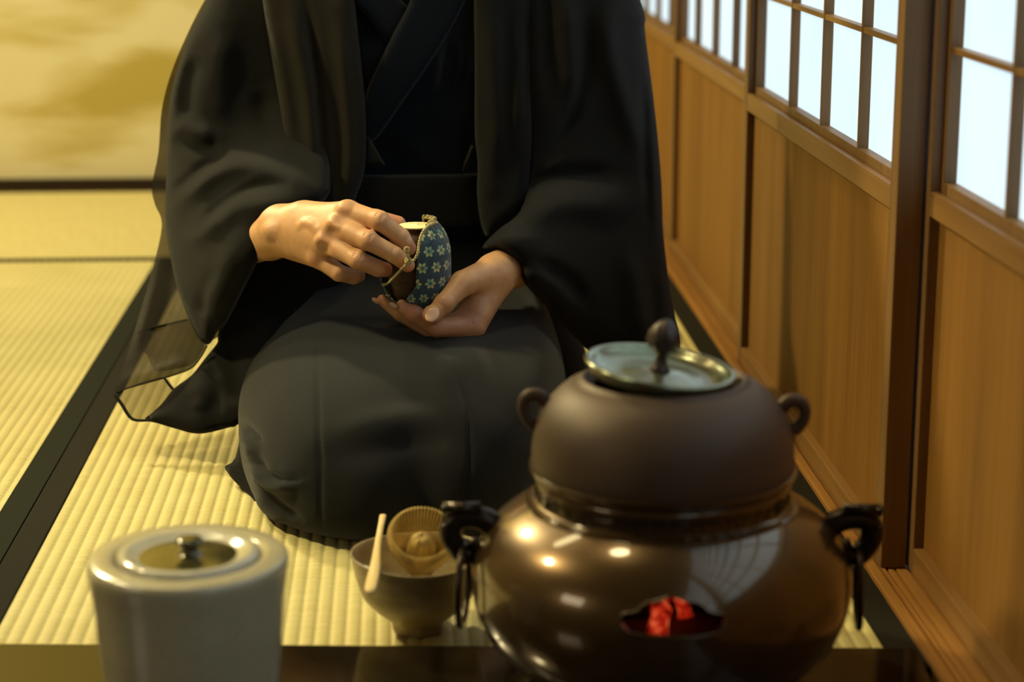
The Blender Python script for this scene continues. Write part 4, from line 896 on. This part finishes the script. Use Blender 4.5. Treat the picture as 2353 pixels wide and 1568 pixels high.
_row=_v.floor(); _odd=(_row*.5).fract()*2.; _uu=_u+_odd*.5; _fu=_uu.fract()-.5; _fv=_v.fract()-.5
_fu=_fu*.92; _fv=_fv*1.0
_r=(_fu*_fu+_fv*_fv).pow(.5); _an=_fv._m('ARCTAN2',_fu); _am=((_an/(PI/3)).fract()-.5).abs()*(PI/3); _ax=( _am*-1.+PI/6.)
_am2=((_an/(PI/3)).fract()-.5).abs()*(PI/3)
_sp=((_r-.060)/.31).clamp(); _wd=(_sp.pow(1.25)*PI).sin()*.104; _pet=(_r*_ax.abs()).lt(_wd)*_r.lt(.369)*_r.gt(.062)
_dot=_r.lt(.030)
_mask=(_pet+_dot).clamp()
_fc=BAG.ramp(BAG.noise(1.7,2,.5,_uv),[(.38,(.13,.34,.27)),(.50,(.40,.44,.22)),(.62,(.50,.49,.20))])
_bc=BAG.ramp(BAG.noise(3,3,.5,_uv),[(.3,(.014,.038,.060)),(.7,(.030,.066,.088))])
BAG.color(BAG.mix(_mask,_bc,_fc)); BAG.bump((_u*330.).sin()*(_v*330.).sin()*.3+_mask,.3,.0004)
BAGIN=M('bag_lining',(.010,.008,.005),.8)
bagp=[(714,3),(711,22),(704,40),(692,55),(675,68),(655,76),(630,81.5),(600,83),(572,82),(548,76),(530,67),(518,57),(510,49),(506,45)]
by=np.array([p[0] for p in bagp],float); br=np.array([p[1] for p in bagp],float)
def rimy(a):     # a in degrees, 0 = towards the camera, + = right in the picture
    K_=[(-180,560),(-150,600),(-120,640),(-110,640),(-84,643),(-74,652),(-66,676),(-55,686),(-42,690),(-25,682),(-14,664),(-4,650),(1,640),(3,596),(6,560),(14,533),(28,516),(45,509),(70,506),(150,506),(180,560)]
    return float(np.interp(a,[k[0] for k in K_],[k[1] for k in K_]))
bagV=[];bagF=[];bagUV=[]; NA,NB=220,46
arc=np.concatenate([[0],np.cumsum(np.hypot(np.diff(by),np.diff(br)))])
def bag_pt(t,a,dr=0.):
    y=np.interp(t,arc,by); r=np.interp(t,arc,br)+dr; ar=math.radians(a)
    gath=max(0,(545-y)/40.) if y<545 else 0
    r=r*(1+gath*.045*math.sin(ar*26)); r=r*(1+.012*math.sin(3*ar+y*.03))
    sx=(y-600)*.12 if y>600 else 0
    return (CX+(r*math.sin(ar)+max(0,sx)*.6)*MP, GY-r*math.cos(ar)*MP*(.98), cz(y))
rim_pts=[]
for i in range(NA+1):
    a=-180+360*i/NA; ry=rimy(a); tr=float(np.interp(-ry,-by,arc))
    for j in range(NB+1):
        t=tr*(j/NB); bagV.append(bag_pt(t,a)); bagUV.append((math.radians(a)*80/33.,(t/36.)+.2))
    rim_pts.append((a,bag_pt(tr,a,.8)))
for i in range(NA):
    for j in range(NB): k=i*(NB+1)+j; bagF.append((k,k+NB+1,k+NB+2,k+1))
bg=thing('drawstring_bag','small navy silk drawstring bag with pale flower pattern held in both hands','bag',bag_pt(0,0))
bo2=raw('bag_cloth',bagV,bagF,BAG,bg); uvl=bo2.data.uv_layers.new(name='UVMap')
vi=np.zeros(len(bo2.data.loops),np.int32); bo2.data.loops.foreach_get('vertex_index',vi); uvl.data.foreach_set('uv',np.array(bagUV)[vi].astype(np.float32).ravel())
bo2.data.materials.append(BAGIN.m); md=bo2.modifiers.new('s','SOLIDIFY'); md.thickness=.0011; md.offset=1; md.material_offset=1; md.material_offset_rim=0
CORD=M('cord_gold_braid',(.34,.27,.095),.55,0,.35,sheen=.2); CORD.color(CORD.ramp(CORD.noise(500,2,.5),[(.3,(.20,.155,.05)),(.7,(.50,.41,.17))]))
# gathering cord along the mouth
tube('mouth_cord',[p for a,p in rim_pts if 30<=a<=165],.0016,CORD,bg,n=10,twist=1500,braid=.28,per=4)
for k,(a,p) in enumerate([q for q in rim_pts if 34<=q[0]<=150][::5]):   # small stitched loops
    P0=Vector(p); out=Vector((math.sin(math.radians(a)),-math.cos(math.radians(a)),0))
    tor('cord_loop',tuple(P0+Vector((0,0,.0008))),.0021,.0007,(out.y*-1,out.x,.3),CORD,bg,n=14)
cpt=[(1004,512,2.222),(990,516,2.210),(977,526,2.200),(968,541,2.194),(963,560,2.1895),(960,580,2.185),(954,594,2.183),(946,602,2.181),(939,604,2.1785)]
tube('drawstring',[tuple(PY(*c)) for c in cpt],.0016,CORD,bg,n=12,twist=1900,braid=.30,per=12)
cpt=[(939,604,2.1785),(928,613,2.1765),(915,627,2.178),(902,641,2.180),(890,652,2.185),(879,655,2.192)]
tube('drawstring',[tuple(PY(*c)) for c in cpt],.0014,CORD,bg,n=12,twist=1900,braid=.30,per=12)
kc=PY(938,601,2.1770)
for ax_,rr in (((.3,-1,.2),.0030),((-.6,-.6,.5),.0028),((.8,-.4,-.5),.0028)): tor('knot',tuple(kc),rr,.0016,ax_,CORD,bg,n=22)
tube('drawstring',[tuple(PY(*c)) for c in ((940,600,2.177),(938,590,2.175),(935,582,2.174),(934,576,2.174))],[.0020,.0018,.0019,.0026],CORD,bg,n=12,twist=1900,braid=.25,per=6)
tor('knot',tuple(PY(935,574,2.1735)),.0024,.0014,(.1,-1,.2),CORD,bg,n=22)
# ------------------------------------------------------------------ light
WARM=(1.,.84,.43)
area('ceiling_lamp',(-1.60,4.05,2.0),(-.1,2.3,.15),.20,78,WARM)
area('ceiling_lamp_front',(-1.55,2.15,1.90),(-.12,2.1,.22),.20,4.2,WARM,spread=math.radians(52))
area('room_light_back',(-.9,2.9,2.3),(-.9,4.4,.2),.8,20,WARM)
area('overhead_hand_fill',(-.30,1.95,2.30),(.02,2.15,.25),.28,1.2,WARM,spread=math.radians(55))  # added downlight, brightens the wrist and thumb from above
area('left_soft_fill',(-2.35,.25,1.25),(-.0,2.1,.3),.75,7,(1.,.86,.60),'RECTANGLE',.55)  # added soft fill for the hands; the left wall has no window
W=bpy.data.worlds.new('World'); SC.world=W; W.use_nodes=True; W.node_tree.nodes['Background'].inputs[0].default_value=(.7,.85,1,1); W.node_tree.nodes['Background'].inputs[1].default_value=.3
# ------------------------------------------------------------------ camera
cam=bpy.data.cameras.new('camera'); co=bpy.data.objects.new('camera',cam); COL.objects.link(co); SC.camera=co
cam.sensor_width=36; cam.lens=FP/2353*36; cam.sensor_fit='HORIZONTAL'; cam.clip_start=.05
mw=Matrix.Identity(4)
for i in range(3): mw[i][0]=CR[i]; mw[i][1]=CU[i]; mw[i][2]=-CF[i]; mw[i][3]=C0[i]
co.matrix_world=mw
cam.dof.use_dof=True; cam.dof.focus_distance=float((PY(900,600,2.19)-C0)@CF); cam.dof.aperture_fstop=3.6
vs=SC.view_settings; SC.display_settings.display_device='sRGB'; vs.view_transform='Standard'; vs.look='None'; vs.exposure=0; vs.gamma=1; vs.use_curve_mapping=False
